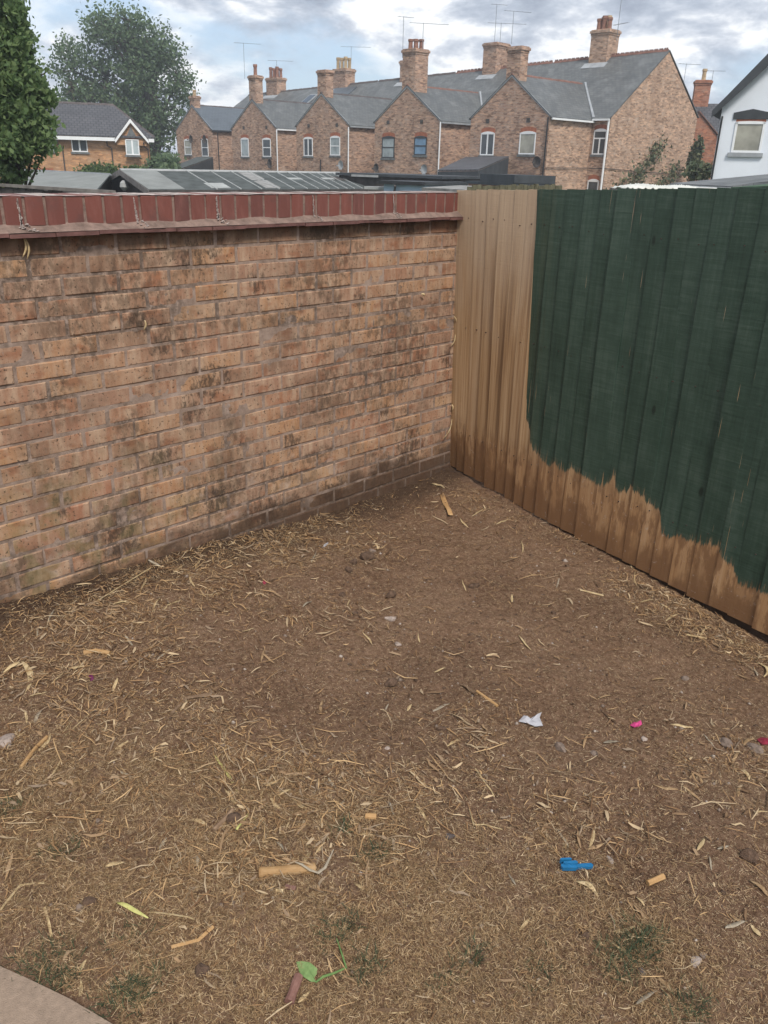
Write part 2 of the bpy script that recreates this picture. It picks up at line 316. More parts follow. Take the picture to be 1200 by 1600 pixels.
    thin = t.noise(t.scale(q, 150, 1, 3.0), 1.0, 3.0, 0.5); miss = t.smooth(thin, 0.715, 0.74); pm = t.math('MULTIPLY', pm, t.math('SUBTRACT', 1.0, t.math('MULTIPLY', miss, 0.75)))
    saw = t.noise(t.scale(q, 5.0, 1, 95), 1.0, 5.0, 0.7, 0.6)
    pc = t.ramp(t.math('ADD', t.math('MULTIPLY', t.noise(t.scale(q, 9, 1, 4), 1.0, 6.0, 0.65), 0.42), t.math('ADD', t.math('MULTIPLY', saw, 0.36), t.math('MULTIPLY', grain, 0.22))),
                [(0.39, (0.0205, 0.039, 0.0265)), (0.5, (0.039, 0.070, 0.049)), (0.61, (0.075, 0.110, 0.084))])
    pc = t.mix(0.4, pc, t.ramp(rnd, [(0.0, (0.021, 0.042, 0.031)), (1.0, (0.042, 0.072, 0.056))]))
    pc = t.mix(t.math('MULTIPLY', t.smooth(knot, 0.075, 0.03), 0.7), pc, (0.008, 0.012, 0.009))
    wash = t.math('MULTIPLY', t.smooth(t.math('SUBTRACT', 0.80, s), 0.0, 0.16), t.smooth(t.noise(t.scale(q, 30, 1, 2), 1.0, 3.0), 0.40, 0.62))
    pc = t.mix(t.math('MULTIPLY', wash, 0.35), pc, (0.075, 0.085, 0.050))
    t.link(t.mix(pm, c, pc), b.inputs['Base Color'])
    t.link(t.math('MULTIPLY_ADD', pm, -0.26, 0.82), b.inputs['Roughness'])
    bump(t, b, t.math('ADD', t.math('MULTIPLY', grain, 0.6), t.math('ADD', t.math('MULTIPLY', saw, 0.55), t.math('MULTIPLY', band, 0.5))), 0.5, 0.004)
    return m
def soil_mat():
    m, t, b = mat('soil', 1.0, 0.1); p = t.n('ShaderNodeNewGeometry').outputs['Position']
    n = t.noise(p, 2.2, 6.0, 0.6); f = t.noise(p, 60, 6.0, 0.7); gr = t.noise(p, 300, 3.0, 0.7)
    c = t.ramp(t.math('ADD', t.math('MULTIPLY', n, 0.28), t.math('MULTIPLY', f, 0.72)), [(0.38, (0.105, 0.058, 0.035)), (0.5, (0.212, 0.126, 0.079)), (0.62, (0.295, 0.190, 0.126))])
    c = t.mix(t.math('MULTIPLY', t.smooth(gr, 0.5, 0.68), 0.75), c, (0.285, 0.195, 0.130)); c = t.mix(t.math('MULTIPLY', t.smooth(gr, 0.47, 0.33), 0.75), c, (0.050, 0.032, 0.023))
    v = t.n('ShaderNodeTexVoronoi', None, Vector=p, Scale=130.0); sel = t.n('ShaderNodeSeparateColor', None, Color=v.outputs['Color']).outputs[0]
    fleck = t.math('MULTIPLY', t.smooth(v.outputs['Distance'], 0.36, 0.24), t.smooth(sel, 0.74, 0.78)); c = t.mix(t.math('MULTIPLY', fleck, 0.85), c, (0.42, 0.32, 0.205))
    wet = t.noise(p, 1.6, 5.0, 0.62, 0.4); c = t.mix(t.math('MULTIPLY', t.smooth(wet, 0.55, 0.7), 0.14), c, (0.060, 0.038, 0.027))
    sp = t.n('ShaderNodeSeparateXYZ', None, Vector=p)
    dark_foot = t.math('ADD', sp.outputs[1], t.math('MULTIPLY', t.noise(p, 5, 4.0), 0.30)); c = t.mix(t.math('MULTIPLY', t.smooth(dark_foot, -0.22, 0.10), 0.78), c, (0.045, 0.029, 0.021))  # soil colour gets darker towards the wall foot
    t.link(c, b.inputs['Base Color']); bump(t, b, t.math('ADD', t.math('MULTIPLY', f, 0.7), gr), 1.0, 0.010); return m

M_BRICK = wall_brick_mat(); M_MORT = mortar_mat(); M_RED = red_brick_mat(); M_FENCE = fence_mat(); M_SOIL = soil_mat()
M_TILEC = plain('creasing_tile', (0.125, 0.062, 0.055), 0.7, 0.35, 18)
M_FILLET = plain('mortar_fillet', (0.185, 0.130, 0.108), 0.95, 0.35, 22, bs=0.5)
M_LIME_GLARE = plain('pale_mortar_and_glare', (0.40, 0.345, 0.32), 0.95, 0.4, 60, bs=0.4)  # spilt mortar, and the glare painted along the coping top
M_SLAB = plain('concrete', (0.255, 0.192, 0.145), 0.95, 0.16, 60, bs=0.4)
M_HB = house_brick('old_stock_brick', (0.30, 0.168, 0.115), (0.38, 0.245, 0.170), (0.36, 0.30, 0.26), 0.30)
M_HB2 = house_brick('ochre_stock_brick', (0.335, 0.200, 0.134), (0.41, 0.27, 0.188), (0.37, 0.31, 0.265), 0.33)
M_HB3 = house_brick('orange_house_brick', (0.36, 0.185, 0.095), (0.41, 0.225, 0.115), (0.36, 0.26, 0.18), 0.62)
M_HB4 = house_brick('red_house_brick', (0.30, 0.115, 0.066), (0.33, 0.140, 0.082), (0.28, 0.20, 0.16), 0.5)
M_SLATE = tile_mat('welsh_slate', (0.082, 0.090, 0.094), (0.122, 0.128, 0.128), 0.19, 0.26, 0.5, 0.010, 0.7, 0.2)
M_NEWSLATE = tile_mat('new_slate', (0.080, 0.098, 0.118), (0.095, 0.113, 0.134), 0.24, 0.30, 0.45, 0.010, 0.5, 0.08)
M_DTILE = tile_mat('dark_concrete_tile', (0.066, 0.068, 0.077), (0.084, 0.085, 0.094), 0.34, 0.33, 0.7, 0.035, 1.0, 0.1)
M_RIDGE = plain('ridge_tile', (0.17, 0.088, 0.068), 0.8, 0.35, 4)
M_RIDGED = plain('dark_ridge_tile', (0.085, 0.072, 0.07), 0.8, 0.3, 4)
M_POT = plain('terracotta_pot', (0.23, 0.118, 0.085), 0.8, 0.35, 5)
M_POTB = plain('buff_pot', (0.40, 0.300, 0.185), 0.8, 0.3, 5)
M_WHITE = plain('white_plastic', (0.72, 0.74, 0.76), 0.4, 0.06, 3, bs=0.02)
M_DARKF = plain('dark_frame', (0.045, 0.050, 0.056), 0.5, 0.2, 3)
M_LEAD = plain('lead', (0.28, 0.30, 0.32), 0.6, 0.2, 3)
M_BLACK = plain('black_plastic', (0.020, 0.021, 0.023), 0.5, 0.2, 4)
M_FELT = plain('roofing_felt', (0.078, 0.088, 0.088), 1.0, 0.3, 2.2, 0.05)
M_FELTL = plain('grey_felt', (0.20, 0.212, 0.208), 1.0, 0.16, 1.4, 0.05)
M_BATTEN = plain('weathered_batten', (0.30, 0.315, 0.31), 0.8, 0.2, 3)
M_SHEDW = plain('dark_shed_timber', (0.065, 0.058, 0.056), 0.9, 0.4, 4)
M_BARGE = plain('barge_board', (0.175, 0.160, 0.150), 0.9, 0.3, 5)
M_RENDER = plain('white_render', (0.66, 0.705, 0.77), 0.9, 0.05, 1.2)
M_BLUEW = plain('pale_blue_render', (0.33, 0.45, 0.56), 0.8, 0.1, 2)
M_PINKW = plain('pinkish_render', (0.36, 0.31, 0.305), 0.9, 0.15, 2)
M_FLATROOF = plain('flat_roof_felt', (0.045, 0.052, 0.060), 0.8, 0.3, 2)
M_CONC = plain('pale_coping', (0.30, 0.31, 0.31), 0.9, 0.2, 4)
M_OLDF = plain('old_green_fence', (0.105, 0.098, 0.062), 0.9, 0.5, 9)
M_SHEET = plain('polythene', (0.55, 0.56, 0.52), 0.45, 0.15, 3)
M_GREENR = plain('green_mineral_felt', (0.050, 0.095, 0.055), 0.9, 0.25, 3)
M_CORR = plain('corrugated_sheet', (0.22, 0.22, 0.215), 0.85, 0.35, 4)
M_METAL = plain('aerial_metal', (0.20, 0.22, 0.24), 0.45, 0.2, 6, 0.5)
M_ARCH = plain('rubbed_brick_arch', (0.30, 0.110, 0.062), 0.9, 0.25, 6)
M_SILL = plain('stone_sill', (0.13, 0.14, 0.145), 0.9, 0.25, 5)
M_GRASS = plain('rough_lawn', (0.085, 0.095, 0.045), 1.0, 0.4, 0.6)
M_GRAVB = plain('gravel_board', (0.06, 0.042, 0.031), 0.95, 0.4, 14)
M_NAIL = plain('rusty_nail', (0.045, 0.032, 0.026), 0.7, 0.3, 40)
M_BARK = plain('bark', (0.085, 0.070, 0.052), 0.95, 0.4, 7, bs=0.6)
def glass_mat(name, col):
    m, t, b = mat(name, 0.08, 0.6); p = t.n('ShaderNodeNewGeometry').outputs['Position']
    t.link(t.ramp(t.noise(p, 1.6, 3.0), [(0.35, tuple(c*0.7 for c in col)), (0.65, tuple(c*1.2 for c in col))]), b.inputs['Base Color']); return m
M_GLASS = glass_mat('window_glass', (0.055, 0.065, 0.075)); M_BLIND = glass_mat('glass_over_blind', (0.33, 0.38, 0.40)); M_CURT = glass_mat('glass_over_curtain', (0.29, 0.285, 0.24))
M_SKYGL = glass_mat('blue_glass', (0.16, 0.27, 0.40))
M_LEAFN = islands('near_tree_leaf', [(0, (0.10, 0.165, 0.072)), (0.5, (0.165, 0.245, 0.10)), (1, (0.25, 0.33, 0.145))], 0.6, 0.55)
M_LEAFF = islands('far_tree_leaf', [(0, (0.080, 0.130, 0.070)), (0.5, (0.115, 0.175, 0.092)), (1, (0.165, 0.225, 0.12))], 0.7, 0.4)
M_IVY = islands('climber_leaf', [(0, (0.050, 0.075, 0.042)), (0.5, (0.095, 0.120, 0.066)), (1, (0.20, 0.195, 0.115))], 0.6, 0.2)
M_BUSH = islands('bush_leaf', [(0, (0.040, 0.075, 0.022)), (1, (0.105, 0.150, 0.052))], 0.6, 0.3)
STRAW = [(0.0, (0.095, 0.048, 0.025)), (0.25, (0.205, 0.115, 0.057)), (0.5, (0.37, 0.228, 0.112)), (0.72, (0.51, 0.345, 0.180)), (0.85, (0.26, 0.195, 0.135)), (1.0, (0.62, 0.48, 0.30))]
M_LEAFL = islands('litter_leaf', [(0.0, (0.09, 0.055, 0.034)), (0.3, (0.20, 0.125, 0.070)), (0.55, (0.33, 0.22, 0.125)), (0.75, (0.24, 0.18, 0.13)), (1.0, (0.54, 0.41, 0.25))], 0.75, 0.15)
M_STRAW = islands('straw', STRAW, 0.75, 0.15)
M_CHAFF = islands('chaff', [(0.0, (0.075, 0.044, 0.026)), (0.35, (0.20, 0.13, 0.073)), (0.65, (0.38, 0.265, 0.150)), (1.0, (0.62, 0.49, 0.32))], 0.8)
M_DRYG = islands('dry_grass_blade', [(0.0, (0.095, 0.052, 0.028)), (0.25, (0.25, 0.152, 0.078)), (0.55, (0.47, 0.322, 0.175)), (0.75, (0.19, 0.138, 0.070)), (0.85, (0.37, 0.26, 0.145)), (1.0, (0.72, 0.55, 0.34))], 0.8, 0.25)
M_GREENG = islands('green_grass_blade', [(0.0, (0.026, 0.042, 0.024)), (0.6, (0.050, 0.075, 0.040)), (1.0, (0.110, 0.125, 0.062))], 0.7, 0.25)
M_PEB = islands('pebble', [(0.0, (0.13, 0.095, 0.075)), (0.5, (0.20, 0.155, 0.125)), (1.0, (0.36, 0.31, 0.27))], 0.85)
M_CLOD = plain('soil_clod', (0.120, 0.076, 0.052), 1.0, 0.45, 60, bs=0.8)

# ------------------------------------------------------------------ setting: ground
def grid_mesh(name, x0, x1, y0, y1, step, m):
    nx = int((x1-x0)/step)+1; ny = int((y1-y0)/step)+1
    X, Y = np.meshgrid(np.linspace(x0, x1, nx), np.linspace(y0, y1, ny)); Z = ground_z(X, Y)
    i = np.arange(nx*ny).reshape(ny, nx); f = np.stack([i[:-1, :-1], i[:-1, 1:], i[1:, 1:], i[1:, :-1]], -1).reshape(-1, 4)
    return fast_mesh(name, np.stack([X, Y, Z], -1), f, m, smooth=True)
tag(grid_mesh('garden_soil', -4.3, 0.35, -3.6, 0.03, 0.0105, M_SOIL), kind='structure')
b_ = MB().box(-16, 0.9, -16, 0.02, -1.25, -0.30); tag(b_.build('garden_subsoil', M_SOIL), kind='structure')
b_ = MB(); b_.quad((-400, -400, -1.2), (400, -400, -1.2), (400, 400, -1.2), (-400, 400, -1.2)); tag(b_.build('ground', M_GRASS), kind='structure')
# concrete path corner, lower left
e0 = G(-40, 1497); e1 = G(40, 1533); e2 = G(110, 1567); e3 = G(178, 1603); e4 = G(280, 1648)
bm_ = MB(); edge_pts = [e0, e1, e2, e3, e4]; zt = 0.012
top = [(p[0]+random.uniform(-.004, .004), p[1]+random.uniform(-.004, .004), zt) for p in edge_pts]+[(-3.35, -3.4, zt), (-4.6, -3.4, zt), (-4.6, -1.2, zt)]
bm_.slab([(x, y, z-0.13) for x, y, z in top], (0, 0, 0.13)); tag(bm_.build('concrete_path', M_SLAB), kind='structure')

# ------------------------------------------------------------------ garden wall: every brick its own part
wall = thing('garden_wall', 'buff brick garden wall topped with red bricks on edge, stained dark near the soil', 'wall', (-1.5, 0.05, -0.1))
WX, WY, WZ = wall.location
def wpart(name, me, x, y, z, rot=None):
    o = link_mesh(name, me, wall, (x-WX, y-WY, z-WZ))
    if rot: o.rotation_euler = rot
    return o
def brick_mesh(name, L, H, D, m, ch=0.004, seed=0):
    """front face at y=0 looking to -y, chamfered and a little uneven"""
    r = random.Random(seed); j = lambda a: r.uniform(-a, a); x, z = L/2, H/2
    fr = [(-x+ch+j(.001), j(.001), -z+ch+j(.001)), (x-ch+j(.001), j(.001), -z+ch+j(.001)), (x-ch+j(.001), j(.001), z-ch+j(.001)), (-x+ch+j(.001), j(.001), z-ch+j(.001))]
    md = [(-x+j(.0015), ch, -z+j(.0012)), (x+j(.0015), ch, -z+j(.0012)), (x+j(.0015), ch, z+j(.0012)), (-x+j(.0015), ch, z+j(.0012))]
    bk = [(-x, D, -z), (x, D, -z), (x, D, z), (-x, D, z)]
    b = MB(); b.add(fr+md+bk, [(0, 1, 2, 3)]+[(i, i+4, (i+1) % 4+4, (i+1) % 4) for i in range(4)]+[(i+4, i+8, (i+1) % 4+8, (i+1) % 4+4) for i in range(4)]+[(11, 10, 9, 8)])
    me = bpy.data.meshes.new(name); me.from_pydata(b.v, [], b.f); me.update()
    bm = bmesh.new(); bm.from_mesh(me); bmesh.ops.recalc_face_normals(bm, faces=bm.faces); bm.to_mesh(me); bm.free(); me.materials.append(m); return me
full = [brick_mesh('brick', 0.2145, 0.0655, 0.09, M_BRICK, 0.0045, k) for k in range(6)]
half = [brick_mesh('brick', 0.102, 0.0655, 0.09, M_BRICK, 0.0045, k+20) for k in range(3)]
XL = -2.98
for k in range(20):
    z = 1.375-0.075*k-0.0375+0.002; off = (0.0 if k % 2 else 0.1125)+random.uniform(-.006, .006); x = 0.109-off
    if not k % 2: wpart('brick', random.choice(half), 0.055, random.uniform(-.0015, .0015), z)
    else: pass
    while x-0.2145 > XL:
        wpart('brick', random.choice(full), x-0.10725+random.uniform(-.0015, .0015), random.uniform(-.0025, .002), z+random.uniform(-.0012, .0012), (0, random.uniform(-.006, .006), random.uniform(-.006, .006)))
        x -= 0.225+random.uniform(-.0012, .0012)
ext = MB(); exc = MB()                                              # the wall runs on past the picture: its bricks joined
for k in range(20):
    z = 1.375-0.075*k-0.0375+0.002; x = 0.109-(0.0 if k % 2 else 0.1125)
    while x-0.2145 > XL: x -= 0.225
    while x > -7.0: ext.box(x-.2145, x, random.uniform(-.002, .002), .09, z-.0328, z+.0328); x -= 0.225
for k in range(41, 95): exc.box(0.044-0.075*(k+1)+.0047, 0.044-0.075*k-.0047, random.uniform(-.002, .002), .215, 1.4065, 1.5065)
lw = lambda o: (setattr(o, 'parent', wall), setattr(o, 'location', (-WX, -WY, -WZ)))
o = ext.build('brick_run', M_BRICK); o['kind'] = 'stuff'; lw(o); o = exc.build('coping_run', M_RED); o['kind'] = 'stuff'; lw(o)
lw(MB().box(-7.0, -2.99, -.042, .255, 1.3752, 1.3885).build('creasing_course', M_TILEC)); lw(MB().box(-7.0, -3.06, .005, .212, 1.392, 1.503).build('coping_mortar', M_FILLET))
mo = MB(); nxm, nzm = 260, 140                                      # recessed joint face, gently uneven
xs = np.linspace(-3.2, 0.07, nxm); zs = np.linspace(-0.25, 1.372, nzm); XX, ZZ = np.meshgrid(xs, zs)
YY = 0.0026+0.0010*vnoise(XX, ZZ, 0.05, 31)+0.0008*vnoise(XX, ZZ, 0.02, 32)
ii = np.arange(nxm*nzm).reshape(nzm, nxm); ff = np.stack([ii[:-1, :-1], ii[:-1, 1:], ii[1:, 1:], ii[1:, :-1]], -1).reshape(-1, 4)
o = fast_mesh('mortar_joint', np.stack([XX, YY, ZZ], -1), ff, M_MORT, smooth=True); lw(o)
lw(MB().box(-9, 0.09, 0.012, 0.215, -1.25, 1.372).build('wall_core', M_MORT))
cop = [brick_mesh('coping_brick', 0.0655, 0.1005, 0.215, M_RED, 0.003, k+40) for k in range(4)]
for i in range(41):
    wpart('coping_brick', random.choice(cop), 0.044-0.075*i-0.0375+random.uniform(-.001, .001), 0.001+random.uniform(-.002, .002), 1.4565+random.uniform(-.0015, .0015), (0, random.uniform(-.008, .008), 0))
o = MB().box(-3.05, 0.046, 0.004, 0.216, 1.392, 1.5045).build('coping_mortar', M_FILLET); lw(o)
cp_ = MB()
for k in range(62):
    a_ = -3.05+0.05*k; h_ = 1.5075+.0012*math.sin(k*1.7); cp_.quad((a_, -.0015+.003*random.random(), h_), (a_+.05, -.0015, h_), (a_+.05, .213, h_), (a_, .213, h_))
lw(cp_.build('coping_glare', M_LIME_GLARE))  # added pale strip: sky glare on the coping top put into colour
ti = 0; x = 0.05
while x > -3.0:                                                     # creasing tiles under the brick-on-edge
    wd = 0.166; b = MB(); dz = random.uniform(-.003, .002); yo = random.uniform(-.004, .004)
    b.box(x-wd+0.0025, x, -0.044+yo, 0.255, 1.3745+dz, 1.388+dz); lw(b.build('creasing_tile', M_TILEC)); x -= wd
fl = MB(); xs = np.linspace(-3.0, 0.048, 90)
for a, c in zip(xs[:-1], xs[1:]):
    ya, yc = [-0.041+0.003*math.sin(v*31)+0.002*math.sin(v*83) for v in (a, c)]; za, zc = [1.4125+0.004*math.sin(v*23+1) for v in (a, c)]
    fl.quad((a, ya, 1.3885), (c, yc, 1.3885), (c, 0.004, zc), (a, 0.004, za))
lw(fl.build('mortar_fillet', M_FILLET, smooth=True))
def smear(x, n, hw, seed):
    r = random.Random(seed); b = MB()
    for k in range(n):                                              # lime runs: small raised flakes of spilt mortar
        f = k/(n-1); z = 1.497-0.085*f; cx = x+0.006*f+r.uniform(-.003, .003); wv = hw*(0.35+0.9*f*f)*r.uniform(.5, 1.2)
        pts = [(cx+wv*math.cos(a)*r.uniform(.6, 1), -0.0032, z+0.006*math.sin(a)*r.uniform(.6, 1)) for a in np.linspace(0, 2*PI, 7)[:-1]]
        b.slab(pts, (0, 0.004, 0))
    for k in range(n//2):
        f = k/max(1, n//2-1); y = -0.004-0.034*f; z = 1.4115-0.0225*f+0.0016; cx = x+0.012+r.uniform(-.012, .016)*(1+f); wv = hw*r.uniform(.5, 1.5)
        pts = [(cx+wv*math.cos(a), y+0.005*math.sin(a), z-0.0033*math.sin(a)) for a in np.linspace(0, 2*PI, 7)[:-1]]; b.slab(pts, (0, 0.001, 0.0015))
    lw(b.build('mortar_smear', M_LIME_GLARE))
for i, (q, n, hw) in enumerate([(0, 26, .006), (6, 24, .004), (11, 26, .005), (18, 22, .003), (25, 22, .003)]):
    smear(-0.004+0.025-0.075*(32-q), n, hw, i)
tag(wall)

# ------------------------------------------------------------------ fence of feather-edge boards
FRZ = math.atan2(FDIR[1], FDIR[0])                                   # local x runs along the fence, local y points away from us
fence = thing('timber_fence', 'feather edge board fence, mostly painted dark green with bare boards by the brick wall', 'fence', (0.0, 0.0, -0.1), FRZ)
# local y: FDIR rotated +90 deg
_fy = np.array([-FDIR[1], FDIR[0], 0.0])
assert _fy[0] > 0
seams = [-0.01, 0.05, 0.14, 0.235, 0.33, 0.43, 0.52, 0.60, 0.685, 0.775, 0.88, 0.975, 1.07, 1.175, 1.28, 1.378, 1.463, 1.55, 1.65, 1.755, 1.865, 1.965, 2.08]
while seams[-1] < 3.6: seams.append(seams[-1]+random.uniform(0.098, 0.108))
for i, (a, c) in enumerate(zip(seams[:-1], seams[1:])):
    r = random.Random(i+3); zt_ = 1.521+0.041*min(a, 1.9)+r.uniform(-.002, .003)+(0.004 if i in (15, 18) else 0); zb = -0.068-0.043*a+r.uniform(-.006, .006); n = 9
    cc = c+0.016; vs = []; fs = []; ph = r.uniform(0, 6); lean = r.uniform(-.004, .004); tk = r.uniform(0.0045, 0.0085); bow = r.uniform(-.006, .006)
    for k in range(n+1):
        f = k/n; z = zb+(zt_-zb)*f+0.1; sx = lean*(f-.5)*2; wob = 0.0016*math.sin(f*9+ph)+bow*math.sin(f*PI)+.065*max(0, 1-a/.8)*(1-f)
        vs += [(a+sx, -tk+wob, z), (cc+sx, -0.002+wob*.97, z+r.uniform(-.0012, .0012)*(k in (0, n))), (cc+sx, 0.002+wob*.97, z), (a+sx, 0.003+wob, z)]
    for k in range(n):
        for q in range(4): fs.append((k*4+q, k*4+(q+1) % 4, (k+1)*4+(q+1) % 4, (k+1)*4+q))
    fs += [(0, 3, 2, 1), (n*4, n*4+1, n*4+2, n*4+3)]
    MB().add(vs, fs).build('fence_board', M_FENCE, fence)
nl = MB()
for i, (a, c) in enumerate(zip(seams[:-1], seams[1:])):
    for zr in (0.17, 0.80, 1.38):
        x_, z_ = (a+c)/2+random.uniform(-.02, .02), zr+0.1+random.uniform(-.012, .012); yq = .065*max(0, 1-a/.8)*(1-min(1, max(0, (zr+.07)/1.6))); nl.tube([(x_, -.0075+yq, z_), (x_, .012+yq, z_)], .0030, 6)
nl.build('nail', M_NAIL, fence)['kind'] = 'stuff'
for zr in (0.12, 0.75, 1.36):
    MB().box(0.0, 3.6, 0.075, 0.115, zr+0.1, zr+0.18).build('arris_rail', M_BARGE, fence)
for s0 in (0.02, 1.86, 3.5):
    MB().box(s0, s0+0.09, 0.118, 0.20, -0.6, 1.62).build('fence_post', M_BARGE, fence)
MB().box(0.9, 3.6, 0.012, 0.04, -0.30, -0.005).build('gravel_board', M_GRAVB, fence)

# ------------------------------------------------------------------ houses
TE = np.array([-0.03628, -0.99934, 0]); TN = np.array([0.99934, -0.03628, 0]); TRZ = math.atan2(TE[1], TE[0])   # terrace: u to the right, D away
def tpt(u, D, z=0): return CAM*np.array([1, 1, 0])+TE*u+TN*D+np.array([0, 0, z])
def window(par, x0, x1, z0, z1, y, frame, glass, arch=0.10, style='sash', sill=M_SILL):
    """window in a wall whose face is at local y, looking to -y"""
    f = MB(); fw = 0.062; yo, yi = y-0.035, y+0.003
    f.box(x0, x0+fw, yo, yi, z0, z1); f.box(x1-fw, x1, yo, yi, z0, z1); f.box(x0+fw, x1-fw, yo, yi, z0, z0+fw)
    n = 8; pts = [(x0+(x1-x0)*k/n, z1+arch*(1-(2*k/n-1)**2)) for k in range(n+1)]
    for (xa, za), (xb, zb) in zip(pts[:-1], pts[1:]): f.slab([(xa, yo, z1-fw), (xb, yo, z1-fw), (xb, yo, zb), (xa, yo, za)], (0, yi-yo, 0))
    zm = (z0+z1)/2+0.02; xm = (x0+x1)/2
    if style == 'sash': f.box(x0+fw, x1-fw, yo+.01, yi, zm-.035, zm+.035)
    if style == 'case': f.box(xm-.05, xm+.05, yo+.01, yi, z0+fw, z1-fw)
    if style == 'tee': f.box(x0+fw, x1-fw, yo+.01, yi, zm+.16, zm+.23); f.box(xm-.04, xm+.04, yo+.01, yi, z0+fw, zm+.16)
    wd = f.build('window', frame, par)
    MB().box(x0+fw*.9, x1-fw*.9, y-0.010, y-0.004, z0+fw*.9, z1-fw*.9).build('pane', glass, wd)
    MB().box(x0-.08, x1+.08, y-.07, y+.05, z0-.12, z0-.004).build('sill', sill, wd)
    h = MB(); 
    for k in range(n):
        (xa, za), (xb, zb) = pts[k], pts[k+1]; h.slab([(xa, y-.006, za+.004), (xb, y-.006, zb+.004), (xb*1.0, y-.006, zb+.22), (xa, y-.006, za+.22)], (0, .05, 0))
    h.build('arch', M_ARCH, wd)
    return wd
def pot(par, x, y, z, m, h=0.45, r=0.13):
    MB().ring(x, y, [(r*1.05, z), (r*0.92, z+h*.15), (r*0.85, z+h*.7), (r*1.08, z+h*.82), (r*1.05, z+h), (r*.8, z+h), (r*.78, z+h-.05)], 10).build('chimney_pot', m, par)
def chimney(par, x, y, w_, d, z0, z1, pots, m, corb=True):
    c = MB(); c.box(x-w_/2, x+w_/2, y-d/2, y+d/2, z0, z1-.32)
    k = 0.05 if corb else 0.02
    c.box(x-w_/2-k*.6, x+w_/2+k*.6, y-d/2-k*.6, y+d/2+k*.6, z1-.318, z1-.20); c.box(x-w_/2-k*1.6, x+w_/2+k*1.6, y-d/2-k*1.6, y+d/2+k*1.6, z1-.198, z1-.06); c.box(x-w_/2-k*.4, x+w_/2+k*.4, y-d/2-k*.4, y+d/2+k*.4, z1-.058, z1)
    o = c.build('chimney', m, par)
    if pots:
        n = len(pots); cols = (n+1)//2 if n > 2 else n
        for i, (pm, h) in enumerate(pots):
            cx = x+(((i % cols)+.5)/cols-.5)*w_*.88; cy = y+((i//cols+.5)/max(1, math.ceil(n/cols))-.5)*d*.8
            pot(o, cx, cy, z1-.01, pm, h, min(.15, w_/cols*.42))
    return o
def aerial(par, x, y, z0, h, arm, n=7, yaw=0.4, side=1):
    b = MB(); b.tube([(x, y, z0), (x, y, z0+h)], 0.016, 5); c, s = math.cos(yaw), math.sin(yaw); zt = z0+h-.03
    b.tube([(x-c*arm*.35, y-s*arm*.35, zt), (x+c*arm*.65, y+s*arm*.65, zt)], 0.012, 4)
    for k in range(n):
        q = -arm*.33+arm*.95*k/(n-1); l = 0.16+0.05*(k == 0); b.tube([(x+c*q+s*l, y+s*q-c*l, zt+.012), (x+c*q-s*l, y+s*q+c*l, zt+.012)], 0.006, 4)
    return b.build('aerial', M_METAL, par)
def dish(par, x, y, z, r=0.3, m=None):
    b = MB(); n = 12; pts = [(0, 0.10)]+[(r*.5, 0.075), (r, 0.0)]; vs = [(x, y-.25+.09, z)]
    for rr, dd in pts[1:]: vs += [(x+rr*math.cos(2*PI*k/n), y-.25+dd, z+rr*1.08*math.sin(2*PI*k/n)) for k in range(n)]
    fs = [(0, 1+k, 1+(k+1) % n) for k in range(n)]+[(1+k, 1+n+k, 1+n+(k+1) % n, 1+(k+1) % n) for k in range(n)]
    b.add(vs, fs); b.tube([(x, y-.15, z), (x, y-.1, z-.15), (x, y+.02, z-.2)], .025, 5); b.tube([(x, y-.25, z-r), (x, y-.52, z-.05)], .014, 4); b.box(x-.04, x+.04, y-.6, y-.5, z-.08, z+.0)
    return b.build('satellite_dish', m or M_LEAD, par)
def pipe(par, x, y, z0, z1, m, r=0.05, foot=None):
    path = [(x, y-.09, z1), (x, y-.09, z0)]
    if foot: path += [(x+foot, y-.12, z0-.28)]
    return MB().tube(path, r, 8).build('drainpipe', m, par)
def ridge_run(par, a, b_, m, step=0.3, h=0.11, w_=0.13, crest=False):
    """ridge tiles laid one by one along a-b, joined as one part"""
    a = np.array(a, float); b_ = np.array(b_, float); L = np.linalg.norm(b_-a); d = (b_-a)/L; sd = np.cross(d, (0, 0, 1)); sd /= np.linalg.norm(sd); r = random.Random(int(L*100)); mb = MB()
    n = int(L/step)
    for k in range(n):
        p = a+d*(k*step); q = a+d*((k+1)*step-.012); dz = r.uniform(-.012, .012)
        A = [p+sd*w_+np.array((0, 0, -.07+dz)), p+np.array((0, 0, h*.6+dz)), p-sd*w_+np.array((0, 0, -.07+dz))]; B = [v+(q-p) for v in A]
        mb.add(A+B, [(0, 1, 4, 3), (1, 2, 5, 4), (0, 2, 1), (3, 4, 5)])
        if crest:
            for f in (.12, .55): mb.slab([tuple(p+(q-p)*f+sd*.03+np.array((0, 0, h*.5))), tuple(p+(q-p)*(f+.33)+sd*.03+np.array((0, 0, h*.5))), tuple(p+(q-p)*(f+.27)+sd*.03+np.array((0, 0, h*1.1))), tuple(p+(q-p)*(f+.06)+sd*.03+np.array((0, 0, h*1.1)))], tuple(-sd*.06))
    o = mb.build('ridge_tile', m, par); o['kind'] = 'stuff'; return o

